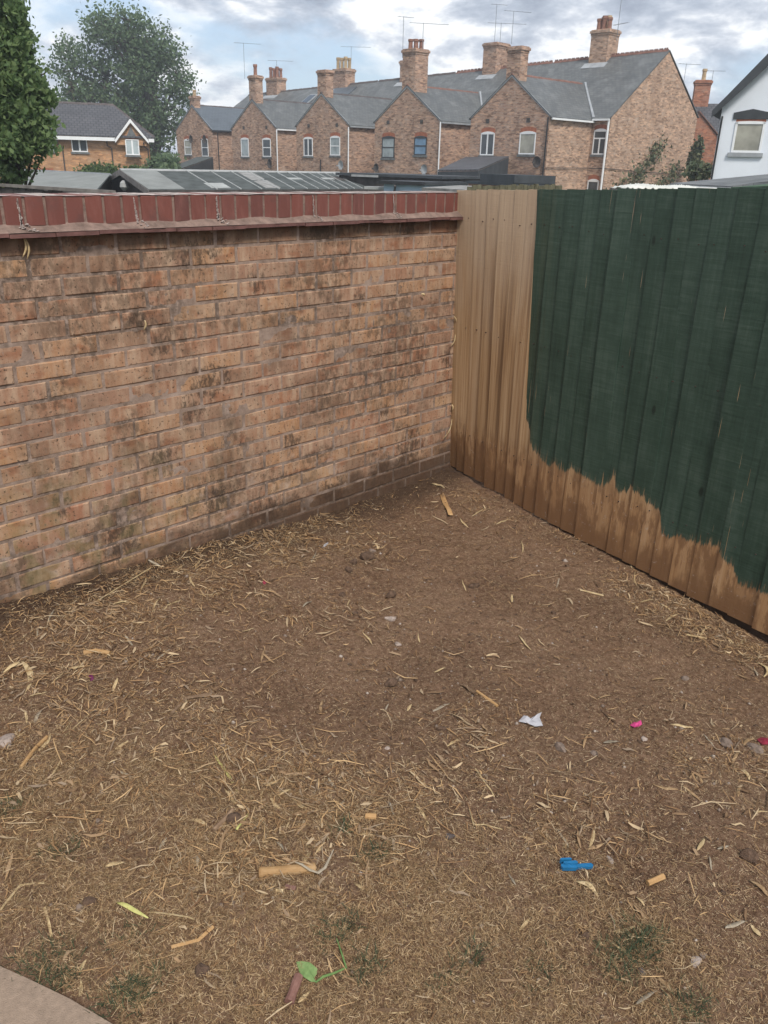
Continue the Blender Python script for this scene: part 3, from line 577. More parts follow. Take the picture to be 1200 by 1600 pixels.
def rz_(u): return 7.93-0.0205*(-28.4-u)          # the ridge steps down to the left
def ez_(u): return 4.27-0.0105*(-28.4-u)
DE, DR, DF, ZF = 43.3, 48.4, 52.8, 4.7
def house_pair(label, u0, u1, gu0, gu1, gz, gr, wins, chim, back, opts):
    h = thing('terraced_house', label, 'house', tuple(tpt((u0+u1)/2, DE, -1.2)), TRZ, 'terraced houses seen from behind')
    U = (u0+u1)/2; X = lambda u: u-U; Y = lambda D: D-DE; Z = lambda z: z+1.2
    mb = opts.get('brick', M_HB); ms = M_SLATE
    # main block
    wl = MB(); e0_, e1_, r0, r1 = ez_(u0), ez_(u1), rz_(u0), rz_(u1)
    wl.quad((X(u0), 0, 0), (X(u1), 0, 0), (X(u1), 0, Z(e1_)), (X(u0), 0, Z(e0_)))
    wl.quad((X(u1), Y(DF), 0), (X(u0), Y(DF), 0), (X(u0), Y(DF), Z(ZF)), (X(u1), Y(DF), Z(ZF)))
    if opts.get('end'): g = M_HB2
    gw = MB(); gw.poly([(X(u1), 0, 0), (X(u1), Y(DF), 0), (X(u1), Y(DF), Z(ZF)), (X(u1), Y(DR), Z(r1)-.02), (X(u1), 0, Z(e1_))])
    if not opts.get('end') or opts.get('leftend'): pass
    wl.poly([(X(u0), Y(DF), 0), (X(u0), 0, 0), (X(u0), 0, Z(e0_)), (X(u0), Y(DR), Z(r0)-.02), (X(u0), Y(DF), Z(ZF))])
    wl.build('wall', M_HB2 if opts.get('end') else mb, h)
    gw.build('gable_wall', M_HB2 if opts.get('end') else mb, h)
    rf = MB(); ov = 0.04 if opts.get('end') else 0.0; dy = -.16
    s_e = lambda u: Z(ez_(u))+dy*(rz_(u)-ez_(u))/(DR-DE)+.03
    rf.slab([(X(u0), dy, s_e(u0)), (X(u1)+ov, dy, s_e(u1)), (X(u1)+ov, Y(DR), Z(r1)+.03), (X(u0), Y(DR), Z(r0)+.03)], (0, 0, .06))
    rf.slab([(X(u0), Y(DR)+.003, Z(r0)+.03), (X(u1)+ov, Y(DR)+.003, Z(r1)+.03), (X(u1)+ov, Y(DF)+.15, Z(ZF)), (X(u0), Y(DF)+.15, Z(ZF))], (0, 0, .06))
    roof = rf.build('roof', ms, h)
    ridge_run(roof, (X(u0), Y(DR), Z(r0)+.09), (X(u1)+ov, Y(DR), Z(r1)+.09), M_RIDGE if opts.get('crest') else M_RIDGED, 0.32, 0.12, 0.13, opts.get('crest', False))
    # rear wing with its gable to us
    um = (gu0+gu1)/2; GD = 39.36; g = MB(); A0, A1 = X(gu0), X(gu1); yg = Y(GD)
    g.poly([(A0, yg, 0), (A1, yg, 0), (A1, yg, Z(gz)), (X(um), yg, Z(gr)), (A0, yg, Z(gz))]); g.build('rear_gable', mb, h)
    MB().quad((A1, yg, 0), (A1, .003, 0), (A1, .003, Z(gz)), (A1, yg, Z(gz))).build('side_wall', M_HB2 if opts.get('end') else mb, h)
    MB().quad((A0, .003, 0), (A0, yg, 0), (A0, yg, Z(gz)), (A0, .003, Z(gz))).build('side_wall', mb, h)
    slope = (rz_(um)-ez_(um))/(DR-DE); yr = (gr-ez_(um))/slope+0.1; ye = (gz-ez_(um))/slope
    wr = MB(); k = (gr-gz)/(X(um)-A0); ov = .12
    wr.slab([(X(um), yg-.05, Z(gr)+.02), (A1+ov, yg-.05, Z(gz)+.02-k*ov), (A1+ov, max(ye, 0.02)+.1, Z(gz)+.02-k*ov), (X(um), yr, Z(gr)+.02)], (0, 0, .06))
    wr.slab([(A0-ov, yg-.05, Z(gz)+.02-k*ov), (X(um)-.002, yg-.05, Z(gr)+.02), (X(um)-.002, yr, Z(gr)+.02), (A0-ov, max(ye, 0.02)+.1, Z(gz)+.02-k*ov)], (0, 0, .06))
    wroof = wr.build('wing_roof', opts.get('slate', ms), h)
    ridge_run(wroof, (X(um), yg-.05, Z(gr)+.07), (X(um), yr, Z(gr)+.07), opts.get('wridge', M_RIDGED), 0.3, 0.08, 0.11)
    if opts.get('valley'):
        MB().slab([(X(um)-.02, yr-.05, Z(gr)+.15), (X(um)+.16, yr+.0, Z(gr)+.15), (A1+.22, ye+.1, Z(gz)+.15), (A1+.04, ye, Z(gz)+.15)], (0, 0, .02)).build('valley_lead', M_LEAD, h)
    # gutters
    MB().box(A1+.10, A1+.20, yg, -.05, Z(gz)-.14, Z(gz)-.05).build('gutter', opts.get('gut', M_WHITE), h)
    if X(u1)-A1 > .4: MB().box(A1+.12, X(u1)-.0, -.22, -.10, Z(e1_)-.16, Z(e1_)-.06).build('gutter', M_WHITE, h)
    MB().slab([(A1, yg-.04, Z(gz)-.02), (A1, yg-.04, Z(gz)+.10), (X(um), yg-.04, Z(gr)+.06), (X(um), yg-.04, Z(gr)-.06)], (0, .035, 0)).build('verge', M_LEAD, h)
    MB().slab([(A0, yg-.04, Z(gz)+.10), (A0, yg-.04, Z(gz)-.02), (X(um), yg-.04, Z(gr)-.06), (X(um), yg-.04, Z(gr)+.06)], (0, .035, 0)).build('verge', M_LEAD, h)
    for (a, c, z0, z1, fr, gl, st) in wins: window(h, X(a), X(c), Z(z0), Z(z1), yg, fr, gl, .09, st)
    for (u, w_, d, z0, z1, pots) in chim: chimney(h, X(u), yg+d/2+.02 if w_ < 1.5 else yg+d/2, w_, d, Z(z0), Z(z1), pots, mb)
    for (u, w_, d, z0, z1, pots) in back:
        chimney(h, X(u), Y(DR), w_, d, Z(z0), Z(z1), pots, M_HB2 if opts.get('end') else mb)
        MB().slab([(X(u)-w_/2-.25, Y(DR)-d/2-.42, Z(rz_(u)-slope*(d/2+.42))+.11), (X(u)+w_/2+.15, Y(DR)-d/2-.42, Z(rz_(u)-slope*(d/2+.42))+.11), (X(u)+w_/2+.15, Y(DR)-d/2, Z(rz_(u)-slope*d/2)+.11), (X(u)-w_/2-.25, Y(DR)-d/2, Z(rz_(u)-slope*d/2)+.11)], (0, 0, .02)).build('lead_flashing', M_LEAD, h)
    for (u, D, z0, hh, arm, n, yw) in opts.get('aerials', []): aerial(h, X(u), Y(D), Z(z0), hh, arm, n, yw)
    for (u, z, r, mm) in opts.get('dishes', []): dish(h, X(u), yg, Z(z), r, mm)
    for (u, z0, z1, mm, ft) in opts.get('pipes', []): pipe(h, X(u), yg, Z(z0), Z(z1), mm, .042, ft)
    for (u, z) in opts.get('vents', []): MB().box(X(u)-.12, X(u)+.12, yg-.02, yg+.02, Z(z)-.12, Z(z)+.1).build('air_brick', M_SHEDW, h)
    return h, X, Y, Z, yg
P4 = lambda m, n, hs: [(m, hs[i % len(hs)]) for i in range(n)]
W, DK = M_WHITE, M_DARKF
h5, X5, Y5, Z5, yg5 = house_pair('end terrace with large plain gable, climbing plant and white downpipe at its corner', -36.4, -28.35, -35.18, -29.55, 4.14, 6.22,
    [(-34.32, -33.3, 2.2, 3.36, W, M_GLASS, 'case'), (-31.48, -30.38, 2.28, 3.36, W, M_CURT, 'none')],
    [(-32.35, .92, 0.65, 5.2, 7.62, [])],
    [(-32.8, 1.25, 1.1, 6.6, 9.35, P4(M_POT, 4, [.62, .74])+[(M_POTB, .8)])],
    dict(end=True, crest=True, valley=True, gut=M_WHITE, wridge=M_RIDGE,
         aerials=[(-32.1, 48.6, 9.2, 2.2, .3, 4, .2), (-31.9, 48.3, 8.7, .9, 1.3, 8, -.3)],
         dishes=[(-30.0, 1.9, .28, M_SHEDW)], pipes=[(-29.62, -1.0, 4.1, M_BLACK, None)], vents=[(-33.9, 4.0), (-31.0, 4.0)]))
window(h5, X5(-29.35), X5(-28.5), Z5(2.38), Z5(3.62), 0, W, M_GLASS, .10, 'tee'); window(h5, X5(-29.4), X5(-28.65), Z5(-.1), Z5(1.0), 0, W, M_GLASS, .10, 'sash')
MB().tube([(X5(-28.42), -.10, Z5(4.15)), (X5(-28.42), -.10, Z5(-1.0))], .06, 8).build('drainpipe', M_WHITE, h5)
MB().tube([(X5(-29.5), yg5-.06, Z5(1.62)), (X5(-29.5)+.02, -.02, Z5(1.66)), (X5(-28.3), -.03, Z5(1.66)), (X5(-28.3)+.02, Y5(52), Z5(1.4))], .018, 4).build('cable', M_BLACK, h5)
MB().box(X5(-31.0), X5(-29.5), yg5-.9, yg5-.003, Z5(.55), Z5(.62)).build('porch_roof', M_BLACK, h5)
house_pair('terrace pair with dark framed windows and a tall chimney of clay pots at its gable', -44.85, -36.4, -43.46, -37.63, 4.06, 6.02,
    [(-42.72, -41.55, 1.96, 3.16, DK, M_BLIND, 'sash'), (-39.76, -38.68, 2.16, 3.16, DK, M_SKYGL, 'sash')],
    [(-40.5, 1.1, 1.1, 5.0, 8.05, P4(M_POT, 4, [.55, .48, .6]))],
    [(-41.35, 1.15, 1.3, 6.6, 9.25, [])],
    dict(crest=True, valley=True, wridge=M_RIDGE, gut=M_LEAD, aerials=[(-41.2, 39.5, 7.6, 2.2, 1.0, 3, 1.2), (-39.9, 39.9, 7.9, 1.5, 2.4, 10, 1.0), (-41.3, 48.1, 9.2, 2.3, 1.1, 5, 1.0), (-40.9, 48.2, 9.2, 1.2, 2.6, 10, .9), (-39.9, 48.2, 9.1, 1.9, 1.9, 7, 1.1)],
         dishes=[(-43.0, 1.35, .25, M_SHEDW), (-38.6, 1.35, .28, M_LEAD)], pipes=[(-37.52, -1.0, 4.0, M_WHITE, None)], vents=[(-42.2, 4.05), (-39.2, 4.05)]))
house_pair('terrace pair with white sash windows and a round topped chimney beside pale pots', -53.0, -44.85, -51.84, -46.06, 3.94, 5.90,
    [(-50.98, -49.95, 1.98, 3.14, W, M_GLASS, 'case'), (-48.0, -46.95, 2.05, 3.2, W, M_BLIND, 'sash')],
    [(-48.95, .9, .65, 4.9, 7.35, [])],
    [(-49.6, 1.1, 1.1, 6.4, 8.7, [])],
    dict(crest=False, gut=M_LEAD, dishes=[(-46.6, 1.45, .28, M_LEAD)], pipes=[(-45.98, -1.0, 3.8, M_WHITE, None), (-49.0, .9, 1.75, M_BLACK, None)], vents=[(-50.4, 3.95), (-47.3, 3.95)]))
house_pair('terrace pair with a small skylight in the main roof and white curved downpipe', -61.5, -53.0, -60.2, -54.28, 3.83, 5.78,
    [(-58.95, -57.9, 1.85, 3.12, W, M_BLIND, 'none'), (-56.05, -55.0, 1.88, 3.1, W, M_GLASS, 'sash')],
    [(-57.2, .85, .65, 4.8, 7.42, [(M_POT, .75)])],
    [(-57.3, 1.6, 1.0, 6.2, 8.55, P4(M_POTB, 6, [.85, .8])), ],
    dict(gut=M_WHITE, aerials=[(-58.9, 39.9, 7.3, 2.4, 2.0, 9, 1.1), (-56.4, 48.4, 8.9, 1.2, 2.4, 10, .8)], dishes=[(-54.9, 1.4, .3, M_SHEDW)],
         pipes=[(-54.1, .7, 3.75, M_WHITE, -.35)], vents=[(-58.5, 3.9), (-55.5, 3.9)]))
h1, X1, Y1, Z1, yg1 = house_pair('left end terrace pair, blue-grey newly slated wing and black drainpipe', -70.9, -61.5, -68.74, -63.1, 3.80, 5.62,
    [(-67.5, -66.4, 1.9, 3.05, W, M_CURT, 'sash'), (-64.75, -63.75, 1.8, 3.1, W, M_GLASS, 'sash')],
    [(-65.9, .7, .55, 4.9, 6.35, [(M_POTB, .45)])],
    [(-66.6, 1.6, 1.0, 6.1, 8.35, P4(M_POT, 6, [.85, .75]))],
    dict(slate=M_NEWSLATE, gut=M_BLACK, pipes=[(-62.1, -1, 3.7, M_BLACK, None)], aerials=[(-66.3, 48.3, 8.3, 1.4, 2.2, 9, .9)], dishes=[(-66.0, 3.1, .3, M_SHEDW), (-63.9, 3.1, .3, M_SHEDW)]))
# skylight on the fourth house's slope: two frames
sl = (rz_(-55)-ez_(-55))/(DR-DE)
sk = [o for o in COL.objects if o.name.startswith('terraced_house') and 'skylight' in o.get('label', '')][0]
for (u, D, wd, ln, mm) in ((-60.2, 45.9, 1.0, 1.3, M_GLASS), (-57.6, 45.6, 2.6, 2.2, M_NEWSLATE)):
    xx = u+57.25; zz_ = ez_(u)+sl*(D-DE)+1.2
    f = MB().slab([(xx, D-DE, zz_+.12), (xx+wd, D-DE, zz_+.12), (xx+wd, D-DE+ln, zz_+.12+sl*ln), (xx, D-DE+ln, zz_+.12+sl*ln)], (0, 0, .09)).build('skylight' if wd < 2 else 'solar_panel', M_LEAD if wd < 2 else M_NEWSLATE, sk)
    if wd < 2: MB().slab([(xx+.1, D-DE+.1, zz_+.222+sl*.1), (xx+wd-.1, D-DE+.1, zz_+.222+sl*.1), (xx+wd-.1, D-DE+ln-.1, zz_+.222+sl*(ln-.1)), (xx+.1, D-DE+ln-.1, zz_+.222+sl*(ln-.1))], (0, 0, .01)).build('pane', M_GLASS, f)

def leaf_cards(centers, size, rng, jitter=0.5, drop=0.35, elong=1.6):
    """one bent diamond of two triangles-quads per centre"""
    n = len(centers); a = rng.normal(size=(n, 3)); a[:, 2] -= drop; a /= np.linalg.norm(a, axis=1, keepdims=True)
    b = np.cross(a, rng.normal(size=(n, 3))); b /= np.linalg.norm(b, axis=1, keepdims=True)+1e-9
    s = size*rng.uniform(1-jitter, 1+jitter, (n, 1)); L = a*s*elong*.5; Wd = b*s*.5
    v = np.stack([centers-L, centers-Wd*.9+L*.1, centers+L, centers+Wd*.9+L*.1], 1); f = np.arange(n*4).reshape(n, 4)
    return v.reshape(-1, 3), f
def climber(par, pts, n, spread, m, size, normal_axis):
    rng = np.random.default_rng(5); P = np.array(pts); k = rng.integers(0, len(P)-0, n); C = P[k]+rng.normal(size=(n, 3))*np.array(spread)
    v, f = leaf_cards(C, size, rng); return v, f
# climbing plant on the end gable (its own thing): leaves hug the wall plane u = -28.35
cl = thing('climbing_plant', 'leafy climbing plant clinging to the bare end gable brickwork', 'plant', tuple(tpt(-28.3, 46.5, -1.2)), TRZ)
rng = np.random.default_rng(21); C = []
stems = MB()
for (y0, z0, y1, z1, wdt, n) in [(-1.2, 1.6, 2.4, 4.4, .26, 420), (-2.4, .1, -1.6, 2.3, .3, 160), (1.0, 1.2, 4.6, 2.9, .3, 330), (-.6, .2, .3, 2.6, .35, 200), (-3.0, .0, -2.4, 1.6, .25, 90), (2.0, .6, 3.0, 1.6, .35, 120)]:
    t_ = rng.random(n)**.8; yy = y0+(y1-y0)*t_+rng.normal(size=n)*wdt*(.4+t_); z_ = z0+(z1-z0)*t_+rng.normal(size=n)*wdt
    C.append(np.stack([0.08+np.abs(rng.normal(size=n))*.13, yy, z_+.0], 1)); stems.tube([(.04, y0, z0-.3), (.05, (y0+y1)/2+.1, (z0+z1)/2), (.05, y1, z1)], .018, 4)
C = np.concatenate(C); C[:, 1:] += rng.normal(size=(len(C), 2))*.22; v, f = leaf_cards(C, .12, rng); o = fast_mesh('foliage', v, f, M_IVY, cl); stems.build('stem', M_BARK, cl)

# modern house, far left
MRZ = math.radians(-27.0)
mh = thing('brick_house', 'modern orange brick house with dark tiled roof, white fascia and a pointed window gable', 'house', (26.55, 48.79, -2.2), MRZ)
Zm = lambda z: z+2.2
b = MB(); b.box(-16, 0, 0, 8, 0, Zm(2.78)); b.build('wall', M_HB3, mh)
b = MB(); e, r_ = Zm(2.74), Zm(4.72)
b.slab([(-16.3, -.4, e), (.35, -.4, e), (-1.9, 3.9, r_), (-16.3, 3.9, r_)], (0, 0, .08)); b.slab([(.35, -.4, e), (.35, 8.3, e), (-1.9, 3.903, r_), (-1.898, 3.9, r_)], (0, 0, .08)); b.slab([(-16.3, 8.3, e), (-16.3, 3.91, r_), (-1.9, 3.91, r_), (.35, 8.3, e)], (0, 0, .08))
rm = b.build('roof', M_DTILE, mh); ridge_run(rm, (-16.3, 3.9, r_+.10), (-1.9, 3.9, r_+.10), M_RIDGED, .4, .10, .14); ridge_run(rm, (-1.9, 3.9, r_+.1), (.35, -.4, e+.1), M_RIDGED, .4, .08, .12)
MB().box(-16.3, -2.05, -.44, -.405, Zm(2.52), Zm(2.72)).build('fascia', M_WHITE, mh); MB().box(-.05, .3, -.44, -.405, Zm(2.52), Zm(2.72)).build('fascia', M_WHITE, mh)
gx0, gx1, ga = -2.0, -.15, 3.72
MB().slab([(gx0, -.30, Zm(2.3)), (gx1, -.30, Zm(2.3)), (gx1, -.30, Zm(2.66)), ((gx0+gx1)/2, -.30, Zm(ga)), (gx0, -.30, Zm(2.66))], (0, .299, 0)).build('window_gable', M_HB3, mh)
gm = (gx0+gx1)/2
MB().slab([(gx0-.12, -.46, Zm(2.60)), (gm, -.46, Zm(ga)+.12), (gm, 2.3, Zm(ga)+.12), (gx0-.12, -.1, Zm(2.60))], (0, 0, .06)).build('gable_roof', M_DTILE, mh)
MB().slab([(gm+.003, -.46, Zm(ga)+.12), (gx1+.12, -.46, Zm(2.60)), (gx1+.12, -.1, Zm(2.60)), (gm+.003, 2.3, Zm(ga)+.12)], (0, 0, .06)).build('gable_roof', M_DTILE, mh)
for sgn, xe in ((-1, gx0-.1), (1, gx1+.1)):
    MB().slab([(gm, -.5, Zm(ga)-.10), (gm, -.5, Zm(ga)+.12), (xe, -.5, Zm(2.62)), (xe, -.5, Zm(2.42))], (0, .035, 0)).build('bargeboard', M_WHITE, mh)
MB().slab([(gm-.36, -.315, Zm(2.72)), (gm+.36, -.315, Zm(2.72)), (gm, -.315, Zm(3.4))], (0, .01, 0)).build('gable_panel', M_SILL, mh)
window(mh, gm-.42, gm+.42, Zm(1.74), Zm(2.66), -.30, M_WHITE, M_BLIND, 0.0, 'case')
for x0, x1, gl in ((-4.75, -3.8, M_GLASS), (-6.75, -5.75, M_BLIND), (-9.2, -8.2, M_GLASS)): window(mh, x0, x1, Zm(1.84), Zm(2.62), 0, M_WHITE, gl, 0.0, 'case')
for x0, x1 in ((-7.1, -6.0), (-3.65, -3.0), (-1.5, -.7)): window(mh, x0, x1, Zm(-.4), Zm(.62), 0, M_WHITE, M_GLASS, 0.0, 'case')
MB().box(-4.55, -4.05, -.01, .02, Zm(-1.6), Zm(.7)).build('door', M_DARKF, mh)
for x0, z1, dx in ((-5.3, 2.5, .0), (-2.35, 2.5, 0), (-.1, 2.5, 0)): MB().tube([(x0-.25, -.42, Zm(z1)), (x0-.25, -.2, Zm(z1-.25)), (x0, -.07, Zm(z1-.4)), (x0, -.07, 0.0)], .045, 6).build('drainpipe', M_SHEDW, mh)
for x0 in (-6.2, -5.6): MB().box(x0-.12, x0+.12, .9, 1.15, e+.65, e+.85).build('roof_vent', M_BLACK, mh)

# white rendered house, right
wp = pdist(1112, 268, 29.5); WRZ = math.radians(-71.0)
wh = thing('white_house', 'white rendered house gable with one small window under a dark arch', 'house', (wp[0], wp[1], -1.2), WRZ)
Zw = lambda z: z+1.2
b = MB(); b.poly([(0, 0, 0), (6.2, 0, 0), (6.2, 0, Zw(3.5)), (3.1, 0, Zw(7.0)), (0, 0, Zw(3.5))]); b.quad((0, 9, 0), (0, 0, 0), (0, 0, Zw(3.5)), (0, 9, Zw(3.5))); b.quad((6.2, 0, 0), (6.2, 9, 0), (6.2, 9, Zw(3.5)), (6.2, 0, Zw(3.5))); b.build('wall', M_RENDER, wh, fix=False)
b = MB(); b.slab([(-.25, -.22, Zw(3.22)), (3.1, -.22, Zw(7.0)), (3.1, 9, Zw(7.0)), (-.25, 9, Zw(3.22))], (0, 0, .14)); b.slab([(3.103, -.22, Zw(7.0)), (6.45, -.22, Zw(3.22)), (6.45, 9, Zw(3.22)), (3.103, 9, Zw(7.0))], (0, 0, .14)); b.build('roof', M_DTILE, wh)
MB().slab([(-.25, -.25, Zw(3.14)), (-.25, -.25, Zw(3.34)), (3.1, -.25, Zw(7.25)), (3.1, -.25, Zw(6.55))], (0, .03, 0)).build('bargeboard', M_DARKF, wh)
wwd = window(wh, .46, 1.30, Zw(2.20), Zw(3.05), 0, M_WHITE, M_CURT, 0.02, 'none', M_LEAD)
MB().slab([(.36, -.03, Zw(3.12)), (1.40, -.03, Zw(3.12)), (1.40, -.03, Zw(3.30)), (.88, -.03, Zw(3.40)), (.36, -.03, Zw(3.30))], (0, .03, 0)).build('arch_head', M_DARKF, wh)
MB().tube([(.05, -.06, Zw(3.2)), (.02, -.06, 0)], .03, 6).build('drainpipe', M_BLACK, wh); MB().tube([(2.9, -.06, Zw(2.9)), (2.82, -.06, 0.2)], .04, 6).build('drainpipe', M_WHITE, wh)

# red brick house glimpsed between the gable and the white house
rp = pdist(1096, 265, 62); rh = thing('brick_house', 'small red brick house behind, half hidden, with one tall chimney', 'house', (rp[0], rp[1], -1.2), WRZ+.25)
b = MB(); b.box(-2.0, 5, 0, 8, 0, 5.0); b.poly([(-2.0, -.002, 5.0), (.6, -.002, 5.0), (-.7, -.002, 6.3)]); b.build('wall', M_HB4, rh)
b = MB(); b.slab([(-2.2, .2, 5.0), (5, .2, 5.0), (5, 4, 7.0), (-2.2, 4, 7.0)], (0, 0, .1)); b.slab([(5, 4.003, 7.0), (-2.2, 4.003, 7.0), (-2.2, 8, 5.0), (5, 8, 5.0)], (0, 0, .1)); b.build('roof', M_DTILE, rh)
MB().slab([(-.7, -.1, 6.35), (.75, -.1, 4.95), (.75, 1.8, 4.95), (-.7, 1.8, 6.35)], (0, 0, .08)).build('porch_roof', M_RIDGE, rh)
chimney(rh, -.25, 4, 1.0, .8, 5.8, 8.5, [(M_POTB, .7)], M_HB4); aerial(rh, -1.5, 4, 6.9, 2.6, 1.6, 7, .4); aerial(rh, .3, 4, 8.2, .9, 1.2, 6, .1)

# ------------------------------------------------------------------ yards between: sheds, lean-tos, fences
def gable_shed(name, label, F0, F1, R0, R1, zb, ms, mw, battens, group=None):
    """F0-F1 front eave, R0-R1 ridge, left to right, as world points"""
    F0, F1, R0, R1 = [np.array(v, float) for v in (F0, F1, R0, R1)]; o = F0.copy(); o[2] = zb
    s = thing(name, label, 'shed', tuple(o)); L = lambda p: tuple(np.array(p)-o)
    B0 = R0*2-F0; B1 = R1*2-F1; B0[2] = F0[2]; B1[2] = F1[2]
    dn = lambda p: np.array([p[0], p[1], zb]); iw = lambda p, q: p+(q-p)*.05-np.array([0, 0, .08])
    f0, f1, r0, r1, b0, b1 = F0+(R0-F0)*.06, F1+(R1-F1)*.06, R0-(0, 0, .08), R1-(0, 0, .08), B0+(R0-B0)*.06, B1+(R1-B1)*.06
    ax = (R1-R0)/np.linalg.norm(R1-R0)*.25; f0, r0, b0 = f0+ax, r0+ax, b0+ax; f1, r1, b1 = f1-ax, r1-ax, b1-ax
    k = np.array([0, 0, -.08]); f0, f1, b0, b1 = f0+k, f1+k, b0+k, b1+k
    wb = MB(); wb.poly([L(dn(b0)), L(dn(f0)), L(f0), L(r0), L(b0)]); wb.poly([L(dn(f1)), L(dn(b1)), L(b1), L(r1), L(f1)]); wb.quad(L(dn(f0)), L(dn(f1)), L(f1), L(f0)); wb.quad(L(dn(b1)), L(dn(b0)), L(b0), L(b1)); wb.build('shed_wall', mw, s)
    rb = MB(); rb.slab([L(F0), L(F1), L(R1), L(R0)], (0, 0, .06)); rb.slab([L(R0+(0, 0.004, 0)), L(R1+(0, .004, 0)), L(B1), L(B0)], (0, 0, .06)); rf = rb.build('roof', ms, s)
    up = np.array([0, 0, .062])
    for tt in battens:
        a = F0+(F1-F0)*tt+up; c = R0+(R1-R0)*tt+up; d = (F1-F0)/np.linalg.norm(F1-F0)*.025
        MB().slab([L(a-d), L(a+d), L(c+d), L(c-d)], (0, 0, .03)).build('roof_batten', M_BATTEN, s)
    for A, Rr in ((F0, R0), (B0, R0)):
        n_ = -ax/np.linalg.norm(ax)*.02; MB().slab([L(A+n_-(0, 0, .14)), L(A+n_+(0, 0, .05)), L(Rr+n_+(0, 0, .07)), L(Rr+n_-(0, 0, .12))], tuple(-n_*.9)).build('barge_board', M_BARGE, s)
    MB().slab([L(R0+(0, -.16, .03)), L(R1+(0, -.16, .03)), L(R1+(0, .0, .085)), L(R0+(0, .0, .085))], (0, 0, .02)).build('ridge_strip', M_LEAD if ms is M_FELTL else M_CONC, s)
    e_ = MB(); e_.slab([L(F0+(0, -.02, -.10)), L(F1+(0, -.02, -.10)), L(F1+(0, -.02, .055)), L(F0+(0, -.02, .055))], (0, .018, 0)); e_.build('eaves_board', M_SHEDW, s)
    return s, L
ZR, ZE = 1.15, 0.62
sR0, sR1 = pz(187, 268, ZR), pz(530, 272.5, ZR); sF0, sF1 = pz(233, 300, ZE), pz(579, 297.5, ZE)
bt = [0.26, .36, .45, .53, .60, .665, .72, .775, .825, .87, .91, .955]
sh, Ls = gable_shed('timber_shed', 'long dark timber shed with shallow felt roof and pale battens', sF0, sF1, sR0, sR1, -1.2, M_FELT, M_SHEDW, bt)
up = np.array([0, 0, .065]); RP = lambda a, c: sF0+(sF1-sF0)*a+((sR0+(sR1-sR0)*a)-(sF0+(sF1-sF0)*a))*c+up
MB().slab([Ls(RP(.0, .02)), Ls(RP(.135, .02)), Ls(RP(.135, .98)), Ls(RP(.0, .98))], (0, 0, .012)).build('felt_panel', M_FELTL, sh)
for a0, a1, c0, c1, mm in [(.245, .325, .06, .30, M_BATTEN), (.475, .545, .05, .92, M_CORR), (.50, .53, .52, .70, M_WHITE), (.66, .73, .52, .62, M_BATTEN), (.84, .90, .55, .64, M_BATTEN), (.90, .95, .5, .72, M_SHEDW)]:
    MB().slab([Ls(RP(a0, c0)), Ls(RP(a1, c0)), Ls(RP(a1, c1)), Ls(RP(a0, c1))], (0, 0, .018)).build('roof_patch', mm, sh)
lp = pz(192, 290, .72); lt = np.array(lp)-np.array(sh.location); ln = (sF0-sR0); lm = sF0+(sR0-sF0)*.86; lq = np.array(Ls(lm))
MB().ring(lq[0]-.02, lq[1], [(.05, -.55+lq[2]), (.16, -.42+lq[2]), (.13, -.28+lq[2]), (.05, -.2+lq[2])], 8).build('outside_lamp', M_CONC, sh)
g0, g1 = pz(20, 296, .80), pz(152, 300, .70); gr0, gr1 = pz(50, 269, 1.25), pz(172, 275, 1.2)
gable_shed('grey_shed', 'low shed with plain grey felt roof beside the dark timber gable', pz(20, 292, .60), pz(150, 301, .60), pz(36, 268, .97), pz(172, 275.5, .97), -1.2, M_FELTL, M_SHEDW, [])

def block(name, label, cat, px0, px1, dist0, dist1, ztop, depth, mw, mroof, kids=(), over=.12, zb=-1.2):
    """flat-roofed extension whose front runs from pixel column px0 to px1 at the given distances"""
    A = pdist(px0, 280, dist0); B = pdist(px1, 280, dist1); d = B-A; d[2] = 0; Lg = np.linalg.norm(d); rz = math.atan2(d[1], d[0])
    s = thing(name, label, cat, (A[0], A[1], zb), rz); H = ztop-zb
    MB().box(0, Lg, 0, depth, 0, H-.003).build('wall', mw, s)
    MB().box(-.1, Lg+.1, -over, depth, H, H+.10).build('flat_roof', mroof, s)
    return s, Lg, H
s, L_, H_ = block('rear_extension', 'flat roofed extension with long dark fascia below the white sash windows', 'extension', 322, 562, 44, 40, .98, 4, M_SHEDW, M_FLATROOF)
MB().box(0, L_, -.2, -.125, H_+.0, H_+.06).build('fascia', M_CONC, s)
s, L_, H_ = block('blue_extension', 'pale blue rendered extension with a small dark window and flat roof', 'extension', 600, 664, 33, 32, .95, 3, M_BLUEW, M_FLATROOF)
f = MB().box(L_*.56, L_*.75, -.03, .02, H_-1.1, H_-.42).build('window', M_DARKF, s); MB().box(L_*.58, L_*.73, -.036, -.03, H_-1.05, H_-.47).build('pane', M_GLASS, f)
MB().tube([(L_*.36, -.2, H_-.05), (L_*.30, -.08, H_-.25), (L_*.30, -.08, 0)], .05, 6).build('drainpipe', M_SHEDW, s); MB().box(-.1, L_+.1, -.2, -.122, H_-.02, H_+.1).build('gutter', M_BLACK, s)
s, L_, H_ = block('yard_wall', 'pinkish rendered yard wall left of the pale blue extension', 'wall', 575, 602, 33.5, 33.2, .72, .3, M_PINKW, M_CONC)
s, L_, H_ = block('dark_lean_to', 'long dark flat roof running below the dark framed windows', 'extension', 530, 690, 37, 34, 1.14, 3.4, M_SHEDW, M_FLATROOF)
MB().box(.8, L_*.42, -.2, -.122, H_-.03, H_+.05).build('fascia', M_CONC, s)
s, L_, H_ = block('brick_outhouse', 'low reddish brick outhouse with sloping slab roof beside the corrugated sheets', 'outbuilding', 668, 706, 24, 23.6, .78, 2, M_HB4, M_CONC)
